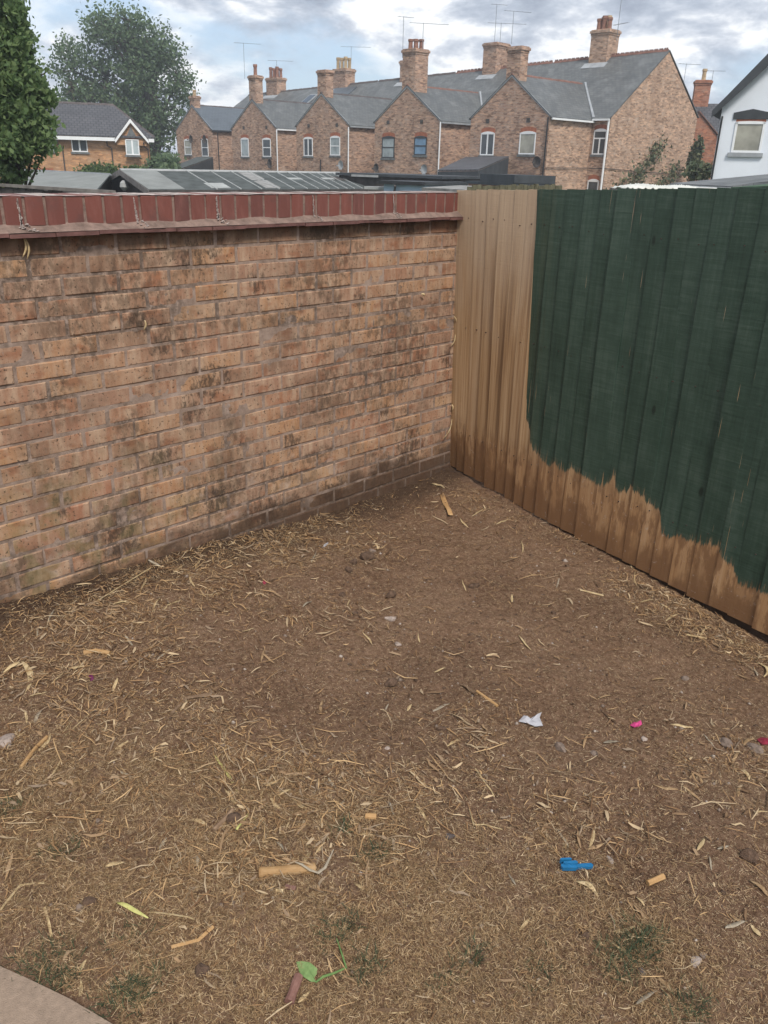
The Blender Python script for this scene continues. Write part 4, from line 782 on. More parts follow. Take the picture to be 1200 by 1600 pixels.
s, L_, H_ = block('rendered_outhouse', 'pinkish outhouse with a wavy corrugated roof edge', 'outbuilding', 668, 735, 26, 25, .86, 2.5, M_PINKW, M_CORR)
b = MB()
for k in range(26):
    x0 = L_*k/26; b.tube([(x0+.05, -.25, H_+.11), (x0+.05, 1.5, H_+.17)], .055, 6)
b.build('corrugation', M_CORR, s)
# tiled lean-to on the gable of the end house
A, B, C_, D_ = pdist(684, 267.5, 46), pdist(747, 267, 44), pdist(795, 246, 50.2), pdist(727, 247.5, 52.5); o_ = np.array([A[0], A[1], -1.2])
s = thing('tiled_extension', 'extension with dark pantile lean-to roof and white fascia below the gable windows', 'extension', tuple(o_)); L = lambda p, dz=0.0: tuple(np.array(p)-o_+np.array([0, 0, dz])); g_ = lambda p: tuple(np.array([p[0]-o_[0], p[1]-o_[1], 0]))
MB().slab([L(A), L(B), L(C_), L(D_)], (0, 0, .07)).build('roof', M_DTILE, s)
b = MB(); b.poly([g_(A), g_(B), L(B, -.01), L(A, -.01)]); b.poly([g_(B), g_(C_), L(C_, -.01), L(B, -.01)]); b.build('wall', M_FLATROOF, s)
E1, E2 = pdist(732, 274, 38), pdist(802, 274, 37.2); d_ = E2-E1; dn_ = np.array([-d_[1], d_[0], 0])/np.linalg.norm(d_[:2])
E1[2] = E2[2] = 1.06; MB().slab([L(E1, -.30), L(E2, -.30), L(E2), L(E1)], tuple(dn_*.04)).build('fascia', M_WHITE, s)
MB().slab([g_(E1+dn_*.05), g_(E2+dn_*.05), L(E2+dn_*.05, .02), L(E1+dn_*.05, .02)], tuple(dn_*5)).build('lower_storey', M_HB4, s)
s, L_, H_ = block('dark_porch', 'dark flat canopy with white lip right of the white fascia', 'extension', 800, 856, 30.6, 31.4, 1.02, 3, M_HB4, M_FLATROOF, over=.3)
MB().box(.1, L_, -.36, -.305, H_-.12, H_-.02).build('fascia', M_CONC, s); MB().box(-.1, L_+.1, -.32, 2, H_+.102, H_+.36).build('parapet', M_FLATROOF, s)
# black lean-to beside the left end house
A, B, C_, D_ = pdist(262, 265, 64), pdist(285, 264, 63), pdist(333, 247, 72.5), pdist(308, 246.5, 74); o_ = np.array([A[0], A[1], -1.2])
s = thing('black_lean_to', 'black felted lean-to roof sloping down to the left beside the left end house', 'extension', tuple(o_))
MB().slab([L(A), L(B), L(C_), L(D_)], (0, 0, .07)).build('roof', M_FELT, s)
b = MB(); b.poly([g_(A), g_(B), L(B, -.01), L(A, -.01)]); b.poly([g_(B), g_(C_), L(C_, -.01), L(B, -.01)]); b.build('wall', M_FLATROOF, s)

def board_fence(name, label, A, B, ztop, zb, m, wd=.12, rail=True):
    A = np.array(A); B = np.array(B); d = B-A; d[2] = 0; L_ = np.linalg.norm(d); s = thing(name, label, 'fence', (A[0], A[1], zb), math.atan2(d[1], d[0])); n = int(L_/wd); r = random.Random(int(L_*77))
    dz = B[2]-A[2]
    for k in range(n):
        h = ztop-zb+dz*k/n+r.uniform(-.012, .012); MB().box(k*wd+.004, (k+1)*wd-.003, r.uniform(-.006, .006), .02, 0, h).build('fence_board', m, s)
    if rail: MB().slab([(0, -.03, ztop-zb+.015), (L_, -.03, ztop-zb+dz+.015), (L_, -.03, ztop-zb+dz+.06), (0, -.03, ztop-zb+.06)], (0, .08, 0)).build('capping_rail', M_BARGE, s)
    MB().box(0, L_, .021, .06, .5, .6).build('arris_rail', M_BARGE, s)
    return s
a_ = pz(-60, 289, 1.12); c_ = pz(177, 304.5, 1.12); board_fence('weathered_fence', 'weathered dark board fence with capping rail beyond the wall, left of the shed', a_, c_, 1.12, -1.0, M_SHEDW)
a_ = pz(732, 290, 1.42); c_ = pz(881, 288.5, 1.42); board_fence('mossy_fence', 'old mossy board fence showing just above the bare fence boards', a_, c_, 1.42, -1.0, M_OLDF, .11, False)
# things just over the painted fence, right
A = pdist(1053, 283, 21); B = pdist(1150, 283, 19.5); d = B-A; d[2] = 0; L_ = np.linalg.norm(d); s = thing('slate_lean_to', 'slate roofed lean-to with white fascia at the foot of the white house', 'extension', (A[0], A[1], -1.2), math.atan2(d[1], d[0]))
MB().box(.1, L_*1.9, .05, 3, 0, 2.36).build('wall', M_RENDER, s); MB().slab([(0, -.1, 2.52), (L_, -.1, 2.52), (L_+.1, 2.6, 2.86), (.5, 2.6, 2.80)], (0, 0, .06)).build('roof', M_SLATE, s); MB().box(0, L_, -.15, -.103, 2.37, 2.55).build('fascia', M_WHITE, s)
A = pdist(1152, 283, 14.5); B = pdist(1260, 283, 13); d = B-A; d[2] = 0; L_ = np.linalg.norm(d); s = thing('corrugated_shed', 'shed with corrugated sheet edge and green felt roof at the right edge', 'shed', (A[0], A[1], -1.2), math.atan2(d[1], d[0]))
MB().box(.05, L_, .1, 3, 0, 2.52).build('shed_wall', M_CORR, s); MB().slab([(-.05, -.05, 2.58), (L_, -.05, 2.66), (L_, 2.2, 2.95), (.25, 2.2, 2.68)], (0, 0, .05)).build('roof', M_GREENR, s)
b = MB()
for k in range(22): b.tube([(L_*k/22+.04, -.12, 2.545), (L_*k/22+.04, .6, 2.56)], .035, 6)
b.build('corrugation', M_CORR, s)
def rumpled(name, label, cat, A, B, dep, hgt, m, seed):
    A = np.array(A); B = np.array(B); d = B-A; L_ = np.linalg.norm(d); n, k = 40, 8; yv = np.array([-d[1], d[0], 0])/L_; vs = []
    for j in range(k+1):
        for i in range(n+1):
            u = i/n; v = j/k; h = hgt*math.sin(PI*v)*(0.55+.45*math.sin(u*9+seed)*math.sin(u*4.1+1))*(math.sin(PI*min(1, max(0, u)))**.35)
            p = A+d*u+yv*dep*v+np.array([0, 0, h+.02*math.sin(i*2.3+j*1.7)]); vs.append(p)
    f = [(j*(n+1)+i, j*(n+1)+i+1, (j+1)*(n+1)+i+1, (j+1)*(n+1)+i) for j in range(k) for i in range(n)]
    o = MB().add(vs, f).build(name, m, smooth=True); so = o.modifiers.new('thickness', 'SOLIDIFY'); so.thickness = .012; tag(o, label, cat); return o
A = pz(985, 294, 1.36); B = pz(1135, 296, 1.36)
sb = thing('storage_bench', 'low timber stack holding the plastic sheet up behind the fence', 'timber', (A[0], A[1], -1.2)); d = B-A
MB().slab([(0, 0, 0), (d[0], d[1], 0), (d[0]*1-.5*d[1]/np.linalg.norm(d), d[1]+.5*d[0]/np.linalg.norm(d), 0), (-.5*d[1]/np.linalg.norm(d), .5*d[0]/np.linalg.norm(d), 0)], (0, 0, 2.545)).build('stacked_boards', M_BARGE, sb)
rumpled('plastic_sheet', 'pale crumpled plastic sheeting lying over timber just behind the green fence', 'sheeting', A, B, .5, .075, M_SHEET, 0)

# ------------------------------------------------------------------ trees
def tree(name, label, base, H, crown_c, lobes, n, leaf, ml, seed, trunk_r, sub=9, tight=.33, drop=.3):
    rng = np.random.default_rng(seed); r = random.Random(seed); tr = thing(name, label, 'tree', tuple(base)); tk = MB()
    tk.tube([(0, 0, -.2), (.05, .02, H*.18), (-.04, .05, H*.38), (.02, .0, H*.6), (0, 0, H*.82)], [trunk_r*1.3, trunk_r, trunk_r*.8, trunk_r*.5, trunk_r*.15], 8)
    C = []; 
    for (cx, cy, cz, rx, ry, rz) in lobes:
        h0 = max(H*.12, cz*r.uniform(.35, .6)); mid = (cx*.45, cy*.45, (h0+cz)*.55)
        tk.tube([(0, 0, h0), mid, (cx, cy, cz)], [trunk_r*.45, trunk_r*.28, trunk_r*.08], 6)
        m_ = max(3, int(sub*(rx*ry*rz)**(1/3)))
        for k in range(m_):
            q = rng.normal(size=3); q /= np.linalg.norm(q); q *= rng.random()**.45; c = np.array([cx+q[0]*rx, cy+q[1]*ry, cz+q[2]*rz]); C.append((c, tight*min(rx, ry, rz)*rng.uniform(.55, 1.25)))
            if k % 2 == 0: tk.tube([(cx, cy, cz), tuple(c*.5+np.array([cx, cy, cz])*.5+rng.normal(size=3)*.06*rx), tuple(c)], [trunk_r*.12, trunk_r*.08, trunk_r*.03], 4)
    cen = np.array([c for c, _ in C]); rad = np.array([q for _, q in C]); w_ = rad**2; k = rng.choice(len(C), n, p=w_/w_.sum())
    P = cen[k]+rng.normal(size=(n, 3))*rad[k][:, None]*np.array([1, 1, .75]); v, f = leaf_cards(P, leaf, rng, drop=drop)
    fast_mesh('crown', v, f, ml, tr); tk.build('trunk', M_BARK, tr, smooth=True); return tr
cr = lambda px, py, dist, base: tuple(pdist(px, py, dist)-np.array(base))
# big airy tree far behind the houses
bd = 85.0; fb = pdist(243, 240, bd); fb[2] = -1.5; S = bd/F*1.07
lob = []
for (px, py, rp, hp) in [(165, 55, 36, 34), (215, 60, 40, 36), (250, 85, 34, 40), (120, 110, 36, 38), (170, 120, 40, 42), (225, 130, 44, 42), (268, 125, 28, 40), (105, 140, 24, 26), (140, 160, 34, 26), (200, 175, 38, 34), (250, 185, 34, 34), (272, 165, 22, 30), (245, 228, 20, 16), (230, 215, 22, 20), (150, 35, 18, 14), (190, 32, 24, 12)]:
    c = cr(px, py, bd, fb); lob.append((c[0], c[1]+random.uniform(-1, 1), c[2], rp*S, rp*S, hp*S))
tree('ash_tree', 'tall airy grey-green tree standing behind the modern brick house', fb, 15.5, None, lob, 21000, .19, M_LEAFF, 3, .55, 11, .22)
# nearer dense tree at the left edge
nd = 17.0; nb = pdist(18, 290, nd); nb[2] = -1.2; S = nd/F*1.06; lob = []
for (px, py, rp, hp) in [(5, 40, 28, 42), (-5, 90, 50, 40), (20, 120, 38, 34), (35, 165, 36, 34), (5, 180, 55, 45), (40, 205, 34, 30), (15, 240, 52, 32), (-40, 130, 60, 70), (-55, 220, 60, 50), (-10, -10, 30, 40), (45, 150, 26, 24), (20, 272, 34, 14), (-5, 262, 40, 20), (64, 152, 13, 11), (60, 206, 18, 12), (50, 62, 13, 14), (32, 14, 12, 20), (60, 118, 12, 13), (52, 178, 14, 12), (44, 90, 12, 12), (66, 232, 14, 10)]:
    c = cr(px, py, nd, nb); lob.append((c[0], c[1]+random.uniform(-.2, .2), c[2], rp*S, rp*S, hp*S))
tree('garden_tree', 'dense leafy green tree at the left edge, rising over the weathered fence', nb, 5.6, None, lob, 34000, .062, M_LEAFN, 8, .09, 46, .20, .5)
def bush(name, label, px, py, dist, rx, rz, n, leaf, m, zb=-1.5, cat='bush'):
    p = pdist(px, py, dist); s = thing(name, label, cat, (p[0], p[1], zb)); rng = np.random.default_rng(px); C = []; H = p[2]-zb; st = MB()
    for k in range(9):
        a = rng.uniform(0, 2*PI); q = rng.random()**.5; c = np.array([math.cos(a)*rx*q*.8, math.sin(a)*rx*q*.8, H+rng.uniform(-.7, .5)*rz]); C.append(c); st.tube([(0, 0, 0), (c[0]*.4, c[1]*.4, H*.5), tuple(c)], [.05, .035, .01], 5)
    C = np.array(C); k = rng.integers(0, 9, n); v, f = leaf_cards(C[k]+rng.normal(size=(n, 3))*np.array([rx*.35, rx*.35, rz*.4]), leaf, rng); fast_mesh('foliage', v, f, m, s); st.build('stem', M_BARK, s)
bush('garden_bush', 'rounded light green bush in front of the modern brick house', 160, 268, 52, 1.0, .42, 2600, .13, M_BUSH)
bush('garden_bush', 'smaller green bush beside the right corner of the modern house', 215, 268, 51, .55, .25, 900, .12, M_BUSH)
bush('ivy_bush', 'dark ivy between the end gable and the red brick house', 1088, 240, 58, .30, .8, 900, .15, M_IVY, -1.2)
bush('ivy_bush', 'dark shrub at the foot of the narrow gap beside the end gable', 1090, 268, 40, .55, .3, 900, .13, M_IVY, -1.2)
bush('garden_bush', 'dark low shrub under the airy tree by the left end house', 250, 255, 60, 1.2, .5, 1500, .2, M_LEAFF)

# ------------------------------------------------------------------ litter on the soil
def on_g(x, y): return ground_z(x, y)
BLOBS = [(470, 840, .34, 1.2), (540, 830, .2, .7), (400, 850, .3, 1.0), (290, 880, .28, 1.0), (220, 930, .3, 1.1), (150, 990, .3, 1.2), (60, 1040, .34, 1.3), (90, 1110, .3, 1.1), (60, 1180, .3, .9), (30, 1260, .4, .8), (170, 1250, .35, .6),
         (330, 1180, .22, .7), (430, 1250, .26, 1.3), (400, 1310, .3, 1.1), (520, 1310, .25, .8), (290, 1090, .16, .7), (650, 1250, .22, .6), (620, 1170, .16, .4), (760, 1140, .18, .6), (900, 1190, .3, .35),
         (740, 785, .16, .8), (830, 800, .2, .8), (900, 840, .18, .5), (990, 915, .18, .9), (1050, 950, .2, 1.2), (1120, 985, .2, 1.3), (1180, 1010, .2, .9), (1140, 1200, .2, 1.0), (1180, 1280, .2, .8), (1060, 1120, .2, .4), (900, 1280, .2, .7), (930, 1400, .25, .5), (1060, 1370, .2, .6),
         (560, 870, .1, .5), (480, 960, .22, .6), (640, 950, .2, .3), (430, 920, .2, .5), (330, 1430, .5, .7), (120, 1450, .4, 1.0), (520, 1500, .5, .7), (800, 1500, .5, .6), (1000, 1560, .4, .7), (700, 1560, .4, .7), (1130, 1460, .3, .5)]
BW = [(G(a, c), r, w_) for a, c, r, w_ in BLOBS]
GRB = [(60, 1330, .45, 1.0), (250, 1420, .5, 1.1), (420, 1450, .45, 1.1), (150, 1540, .4, 1.2), (480, 1580, .5, 1.2), (720, 1570, .45, 1.0), (880, 1570, .35, 1.2), (1040, 1590, .4, .7), (60, 1250, .35, .8), (560, 1400, .35, .6), (350, 1340, .3, .6), (700, 1450, .3, .35), (200, 1200, .3, .35), (960, 1530, .3, .7)]
GW = [(G(a, c), r, w_) for a, c, r, w_ in GRB]
def field(x, y, BB, base):
    d = np.full(x.shape, base)
    for p, r, w_ in BB: d += w_*np.exp(-((x-p[0])**2+(y-p[1])**2)/(2*(r*.62)**2))
    return d
VIS = [G(-60, 930), G(700, 735), G(1230, 1000), G(1260, 1640), G(-60, 1640)]
def sample(n, BB, base, rng, patch=0.0, pcell=.12, seed=50):
    out = []; tot = 0
    while tot < n:
        x = rng.uniform(-3.75, 0.05, n*2); y = rng.uniform(-3.2, -0.008, n*2); s = x*FDIR[0]+y*FDIR[1]; fd = x*FN[0]+y*FN[1]
        d = np.stack([x, y, np.full_like(x, -.06)], 1)-CAM; w_ = d@FWD; px = 600+F*(d@RGT)/w_; py = 800-F*(d@UPV)/w_
        ok = (px > -90) & (px < 1290) & (py < 1680) & (w_ > 0) & (fd > .012)
        dens = field(x, y, BB, base)
        if patch: dens = dens*np.clip(1+patch*(vnoise(x, y, pcell, seed)+.7*vnoise(x, y, pcell*.35, seed+1)), 0.03, 3)
        inpath = (py > 1520+px*.5) & (px < 190)
        ok &= (rng.random(n*2) < dens/2.2) & ~inpath
        out.append(np.stack([x[ok], y[ok]], 1)); tot += ok.sum()
    return np.concatenate(out)[:n]
def strips(P, length, width, rng, nseg=2, bend=.5, lift=.004, taper=.5, stand=None, wavy=.0):
    """ribbons lying on (or standing out of) the soil"""
    n = len(P); th = rng.uniform(0, 2*PI, n); L = length; cur = rng.normal(size=n)*bend; pts = []; x = P[:, 0].copy(); y = P[:, 1].copy()
    cx = [x.copy()]; cy = [y.copy()]; hd = [th.copy()]
    for k in range(nseg):
        a = th+cur*(k-(nseg-1)/2); x = x+np.cos(a)*L/nseg; y = y+np.sin(a)*L/nseg; cx.append(x.copy()); cy.append(y.copy()); hd.append(a)
    vs = []; tw = rng.uniform(-.9, .9, n)
    y_c = np.minimum
    for k in range(nseg+1):
        f = k/nseg; a = hd[min(k+0, nseg)]; wv = width*(1-taper*abs(2*f-1)**2)*.5; X = cx[k]; Y = np.minimum(cy[k], -.004); z = on_g(X, Y)
        if stand is None: Z = z+lift*(.4+rng.random(n)*.8)+width*.25*np.abs(np.sin(tw))
        else:
            s0 = f*L*stand; X = cx[0]+(X-cx[0])*np.sqrt(np.maximum(0.02, 1-stand**2)); Y = np.minimum(cy[0]+(Y-cy[0])*np.sqrt(np.maximum(.02, 1-stand**2)), -.004); Z = on_g(cx[0], cy[0])-.003+s0*(1-.35*f*stand)
        nx, ny = -np.sin(a), np.cos(a); c, s_ = np.cos(tw), np.sin(tw)*.7
        vs.append(np.stack([X-nx*wv*c, Y-ny*wv*c, Z-wv*s_], 1)); vs.append(np.stack([X+nx*wv*c, Y+ny*wv*c, Z+wv*s_], 1))
    V = np.stack(vs, 1); m_ = 2*(nseg+1); base = (np.arange(n)*m_)[:, None, None]
    q = np.array([[2*k, 2*k+1, 2*k+3, 2*k+2] for k in range(nseg)])[None]; return V.reshape(-1, 3), (base+q).reshape(-1, 4)
def stuff(name, VF, m): 
    vs, fs, o = [], [], 0
    for v, f in VF: vs.append(v); fs.append(f+o); o += len(v)
    ob = fast_mesh(name, np.concatenate(vs), np.concatenate(fs), m); ob['kind'] = 'stuff'; return ob
R = np.random.default_rng(77)
BW2 = [b for b, q in zip(BW, BLOBS) if q[1] < 1345 and q[3] >= .5]
P = sample(130000, BW, .50, R, .7, .16); stuff('chaff', [strips(P, R.lognormal(-4.95, .45, len(P)), R.uniform(.0007, .0019, len(P)), R, 1, .3, .0025)], M_CHAFF)
P1 = sample(18500, BW2, .10, R, 1.7, .13, 60); P2 = sample(4000, BW2, .07, R, 1.8, .15, 61); P3 = sample(1600, BW2, .10, R, 1.6, .15, 62)
stuff('straw_litter', [strips(P1, R.lognormal(-4.05, .45, len(P1)), R.uniform(.0010, .0028, len(P1)), R, 2, .15, .008),
                       strips(P2, R.lognormal(-3.3, .5, len(P2)), R.uniform(.0016, .0042, len(P2)), R, 2, .18, .016)], M_STRAW)
stuff('leaf_litter', [strips(P3, R.lognormal(-3.4, .45, len(P3)), R.uniform(.004, .0105, len(P3)), R, 3, .16, .010, .7)], M_LEAFL)
P = sample(56000, GW, .0, R, 1.3, .15, 70); PB = sample(62000, GW, .03, R, 1.3, .10, 74)
stuff('dry_grass', [strips(P, R.lognormal(-4.1, .35, len(P)), R.uniform(.0008, .0017, len(P)), R, 2, .5, .004, .8, R.uniform(.05, .8, len(P))),
                    strips(PB, R.lognormal(-4.55, .45, len(PB)), R.uniform(.0010, .0021, len(PB)), R, 1, .1, .009)], M_DRYG)
P = sample(900, [(G(700, 1100), 1.2, .6)], .35, R, .3); a_ = []
def pebbles(P, rad, rng):
    n = len(P); base = np.array([(1, 0, 0), (.3, .95, 0), (-.8, .6, 0), (-.8, -.6, 0), (.3, -.95, 0), (.1, 0, .8), (0, 0, -.6)]); B = base[None]*rad[:, None, None]*rng.uniform(.7, 1.25, (n, 7, 1)); th = rng.uniform(0, 6.28, n); c, s = np.cos(th), np.sin(th)
    X = B[:, :, 0]*c[:, None]-B[:, :, 1]*s[:, None]; Y = B[:, :, 0]*s[:, None]+B[:, :, 1]*c[:, None]; V = np.stack([X+P[:, :1], Y+P[:, 1:2], B[:, :, 2]+on_g(P[:, 0], P[:, 1])[:, None]], -1)
    f = np.array([(0, 1, 5), (1, 2, 5), (2, 3, 5), (3, 4, 5), (4, 0, 5), (1, 0, 6), (2, 1, 6), (3, 2, 6), (4, 3, 6), (0, 4, 6)])
    return V.reshape(-1, 3), (np.arange(n)[:, None, None]*7+f[None]).reshape(-1, 3)
v, f = pebbles(P, R.lognormal(-5.6, .45, len(P)), R); o = fast_mesh('gravel', v, f, M_PEB, smooth=True); o['kind'] = 'stuff'
P = sample(4500, [(G(700, 1100), 1.2, .6)], .5, R, .5); v, f = pebbles(P, R.lognormal(-5.75, .45, len(P)), R); o = fast_mesh('soil_crumbs', v, f, M_CLOD, smooth=True); o['kind'] = 'stuff'

# green tufts that can be told apart
def tuft(px, py, rad, n, label, m=M_GREENG, name='grass_tuft', hl=(.025, .055)):
    p = G(px, py); r = np.random.default_rng(px*7+py); n = int(n*.7); rad *= 1.15; q = np.clip(r.normal(size=(n, 2)), -1.7, 1.7)*rad*.42*np.array([1.25, .8]); P = np.stack([p[0]+q[:, 0], np.minimum(p[1]+q[:, 1], -.01)], 1)
    v, f = strips(P, r.uniform(*hl, n), r.uniform(.0011, .0023, n), r, 2, .5, .004, .8, r.uniform(.35, .9, n)); v = v-p; o = fast_mesh(name, v, f, m); o.location = p; tag(o, label, 'grass'); return o
tuft(978, 1492, .085, 520, 'dark green grass tuft on the brown soil near the front right')
tuft(1010, 1475, .05, 160, 'smaller green tuft touching the big one near the front right')
tuft(585, 1335, .04, 150, 'little green tuft right of the bamboo cane piece')
tuft(205, 1552, .07, 420, 'dark green tuft close to the concrete path edge')
tuft(62, 1505, .07, 300, 'green grass growing along the concrete path at the left edge', hl=(.02, .045))
tuft(90, 1530, .06, 260, 'grass clump right beside the rounded concrete edge', hl=(.02, .045))
tuft(530, 1455, .05, 190, 'green tuft just above the bent green stalk')
tuft(575, 1520, .04, 130, 'small tuft right of the green stalk')
tuft(740, 1495, .03, 110, 'tiny dark tuft beside two straw-coloured splinters')
tuft(535, 1300, .035, 90, 'thin green tuft below the short cane stub')
tuft(1080, 1580, .06, 200, 'green tuft at the bottom right of the bare soil')
tuft(15, 1265, .06, 200, 'dark grass patch at the left edge among straw', hl=(.02, .05))
tuft(95, 1330, .05, 150, 'sparse green tuft in dry grass near the left edge', hl=(.02, .045))
tuft(205, 1455, .06, 150, 'thin green growth in the dry lawn under the yellow-green blade', hl=(.015, .035))
tuft(700, 1530, .05, 130, 'faint green tuft in the dry lawn at the bottom centre', hl=(.015, .035))
tuft(850, 1520, .06, 120, 'faint green tuft in the dry lawn right of the bottom centre', hl=(.015, .035))

# single leaves, straws and sticks the eye can pick out
def one(name, label, cat, pa, pb, width, m, bend=0.0, lift=.006, seg=7, curl=.35, shape='leaf', group=None, taper0=.25):
    """a leaf or flat splinter from pixel pa to pixel pb, with a folded midrib and curl"""
    A = G(*pa); B = G(*pb); d = B-A; L = np.linalg.norm(d[:2]); r = random.Random(int(pa[0]*31+pa[1])); sd = np.array([-d[1], d[0], 0])/(L+1e-9); vs = []; mid = (A+B)/2
    for k in range(seg+1):
        f = k/seg; c = A+d*f+sd*bend*L*math.sin(PI*f); c[1] = min(c[1], -.006); zg = float(on_g(c[0], c[1])); c[2] = zg+lift*(.5+.5*math.sin(f*2.2+pa[0]))+.35*curl*width*math.sin(PI*f)*r.uniform(.8, 1.1)
        w_ = width*(taper0+(1-taper0)*math.sin(PI*(f**.8)))*.5 if shape == 'leaf' else width*.5*(1-.25*r.random())
        tw = math.sin(f*1.3+pa[1])*.5; vs += [c-sd*w_*math.cos(tw)+np.array([0, 0, w_*(.22+math.sin(tw)*.5)]), c, c+sd*w_*math.cos(tw)+np.array([0, 0, w_*(.22-math.sin(tw)*.5)])]
    fs = [q for k in range(seg) for q in ((3*k, 3*k+1, 3*k+4, 3*k+3), (3*k+1, 3*k+2, 3*k+5, 3*k+4))]
    o = MB().add([v-mid for v in vs], fs).build(name, m, smooth=True, loc=tuple(mid), fix=False); so = o.modifiers.new('thickness', 'SOLIDIFY'); so.thickness = .0009; so.offset = 1
    return tag(o, label, cat, group)
def stick(name, label, cat, pts, rad, m, seg=7, group=None, up=None):
    P = [G(*p) for p in pts]; P = [p+np.array([0, 0, (rad if up is None else up)]) for p in P]; mid = sum(P)/len(P); Q = []
    for a, b2 in zip(P[:-1], P[1:]): Q += [a+(b2-a)*f for f in (0, .33, .66)]
    Q.append(P[-1]); r = random.Random(int(pts[0][0])); R_ = [rad*r.uniform(.88, 1.08) for _ in Q]
    o = MB().tube([q-mid for q in Q], R_, seg).build(name, m, smooth=False, loc=tuple(mid)); return tag(o, label, cat, group)
def fibre(name, stops, sc=(60, 60, 60), rough=.7):
    m, t, b = mat(name, rough, .25); p = t.n('ShaderNodeTexCoord').outputs['Object']; r = t.n('ShaderNodeObjectInfo').outputs['Random']
    n = t.noise(t.scale(p, *sc), 1.0, 5.0, .6); c = t.ramp(n, stops); c = t.mix(.35, c, t.ramp(r, [(0, tuple(x*.55 for x in stops[1][1])), (1, tuple(min(1, x*1.45) for x in stops[1][1]))])); t.link(c, b.inputs['Base Color']); bump(t, b, n, .3, .002); return m
M_DLEAF = fibre('dry_leaf', [(.3, (.27, .185, .090)), (.5, (.43, .325, .180)), (.7, (.58, .47, .30))])
M_TLEAF = fibre('tan_leaf', [(.3, (.17, .105, .055)), (.5, (.28, .185, .100)), (.7, (.40, .29, .17))]); M_GLEAFD = fibre('grey_dry_leaf', [(.3, (.16, .13, .095)), (.5, (.26, .22, .165)), (.7, (.40, .35, .28))])
M_CANE = fibre('bamboo_cane', [(.3, (.25, .145, .062)), (.5, (.35, .212, .096)), (.7, (.44, .295, .155))], (25, 25, 90))
M_DSTICK = fibre('brown_stick', [(.3, (.105, .065, .040)), (.5, (.175, .115, .072)), (.7, (.27, .19, .125))])
M_REDB = fibre('reddish_bark', [(.3, (.10, .05, .04)), (.5, (.165, .085, .068)), (.7, (.23, .135, .11))])
M_GLEAF = fibre('green_leaf', [(.3, (.085, .14, .05)), (.5, (.145, .225, .08)), (.7, (.23, .31, .13))])
M_GSTALK = fibre('green_stalk', [(.3, (.06, .12, .04)), (.5, (.11, .19, .06)), (.7, (.19, .27, .10))])
M_YBLADE = fibre('yellow_green_blade', [(.3, (.26, .25, .08)), (.5, (.38, .37, .13)), (.7, (.50, .47, .20))])
M_STONE = plain('field_stone', (.19, .145, .118), .9, .3, 90, bs=.5); M_STONEP = plain('pale_stone', (.33, .27, .235), .9, .3, 80, bs=.5); M_STONED = plain('dark_stone', (.085, .07, .066), .85, .3, 80, bs=.4)
M_BLUE = plain('blue_plastic', (.012, .125, .28), .4, .15, 30, .5); M_PINK = plain('pink_plastic', (.52, .06, .20), .5, .2, 60); M_PAPER = plain('white_paper', (.38, .38, .41), .8, .12, 50); M_REDS = plain('red_plastic', (.20, .02, .04), .6, .3, 60)

# bamboo cane with its torn sheath
cz = G(447, 1366); cs = thing('bamboo_cane', 'thick tan piece of bamboo cane lying on the dry lawn with torn sheath', 'cane', tuple(cz))
a_, c_ = G(404, 1370)+[0, 0, .013], G(492, 1363)+[0, 0, .014]; d = (c_-a_)/np.linalg.norm(c_-a_); b = MB()
b.tube([a_-cz, a_+d*.004-cz, a_+d*.02-cz, (a_+c_)/2-cz, c_-d*.012-cz, c_-cz], [.0105, .0138, .0130, .0128, .0134, .0128], 14); b.build('culm', M_CANE, cs, smooth=False)
def ribbon(pts, w_, zs):
    Q = [G(*q)-cz for q in pts]; b = MB(); vs = []
    for k, (q, z) in enumerate(zip(Q, zs)):
        e = Q[min(k+1, len(Q)-1)]-Q[max(k-1, 0)]; e /= np.linalg.norm(e); n_ = np.array([-e[1], e[0], 0]); ww = w_*math.sin(PI*(.12+.80*k/(len(Q)-1)))*.5; vs += [q+n_*ww+(0, 0, z), q+(0, 0, z+.0015), q-n_*ww+(0, 0, z)]
    b.add(vs, [g for k in range(len(Q)-1) for g in ((3*k, 3*k+1, 3*k+4, 3*k+3), (3*k+1, 3*k+2, 3*k+5, 3*k+4))]); return b
ribbon([(462, 1359), (472, 1364), (484, 1370), (497, 1371), (508, 1362), (514, 1349), (521, 1333)], .009, [.026, .029, .024, .016, .014, .014, .012]).build('sheath', M_GLEAFD, cs, smooth=True)
ribbon([(468, 1358), (478, 1361), (488, 1364), (496, 1366)], .007, [.026, .029, .028, .02]).build('sheath', M_TLEAF, cs, smooth=True)

stick('cane_stub', 'short tan stub of cane on the soil above the bamboo cane', 'cane', [(571, 1279), (588, 1280)], .0088, M_CANE, 12)
stick('cane_piece', 'straight pale cane piece on bare soil left of the white paper', 'cane', [(745, 1082), (777, 1105)], .0055, M_CANE, 8)
stick('cane_piece', 'browner cane end lying against the straight pale cane piece', 'cane', [(725, 1073), (742, 1086)], .0062, M_DSTICK, 8)
stick('cane_piece', 'brown knotted cane piece half buried in straw on the left', 'cane', [(131, 1023), (150, 1020), (172, 1024)], .0088, M_CANE, 9)
stick('cane_piece', 'small split cane chip on soil at the right, below the blue plastic', 'cane', [(1011, 1384), (1036, 1373)], .0085, M_CANE, 7)
stick('bark_piece', 'reddish brown rolled bark piece near the green leaf', 'bark', [(467, 1530), (452, 1572)], .0112, M_REDB, 9)
one('wood_splinter', 'flat tan wood splinter near the corner of wall and fence', 'splinter', (690, 772), (704, 808), .030, M_CANE, 0, .012, 5, .1, 'flat')
one('wood_splinter', 'second smaller splinter below the flat one near the corner', 'splinter', (719, 812), (732, 824), .016, M_DLEAF, 0, .01, 4, .1)
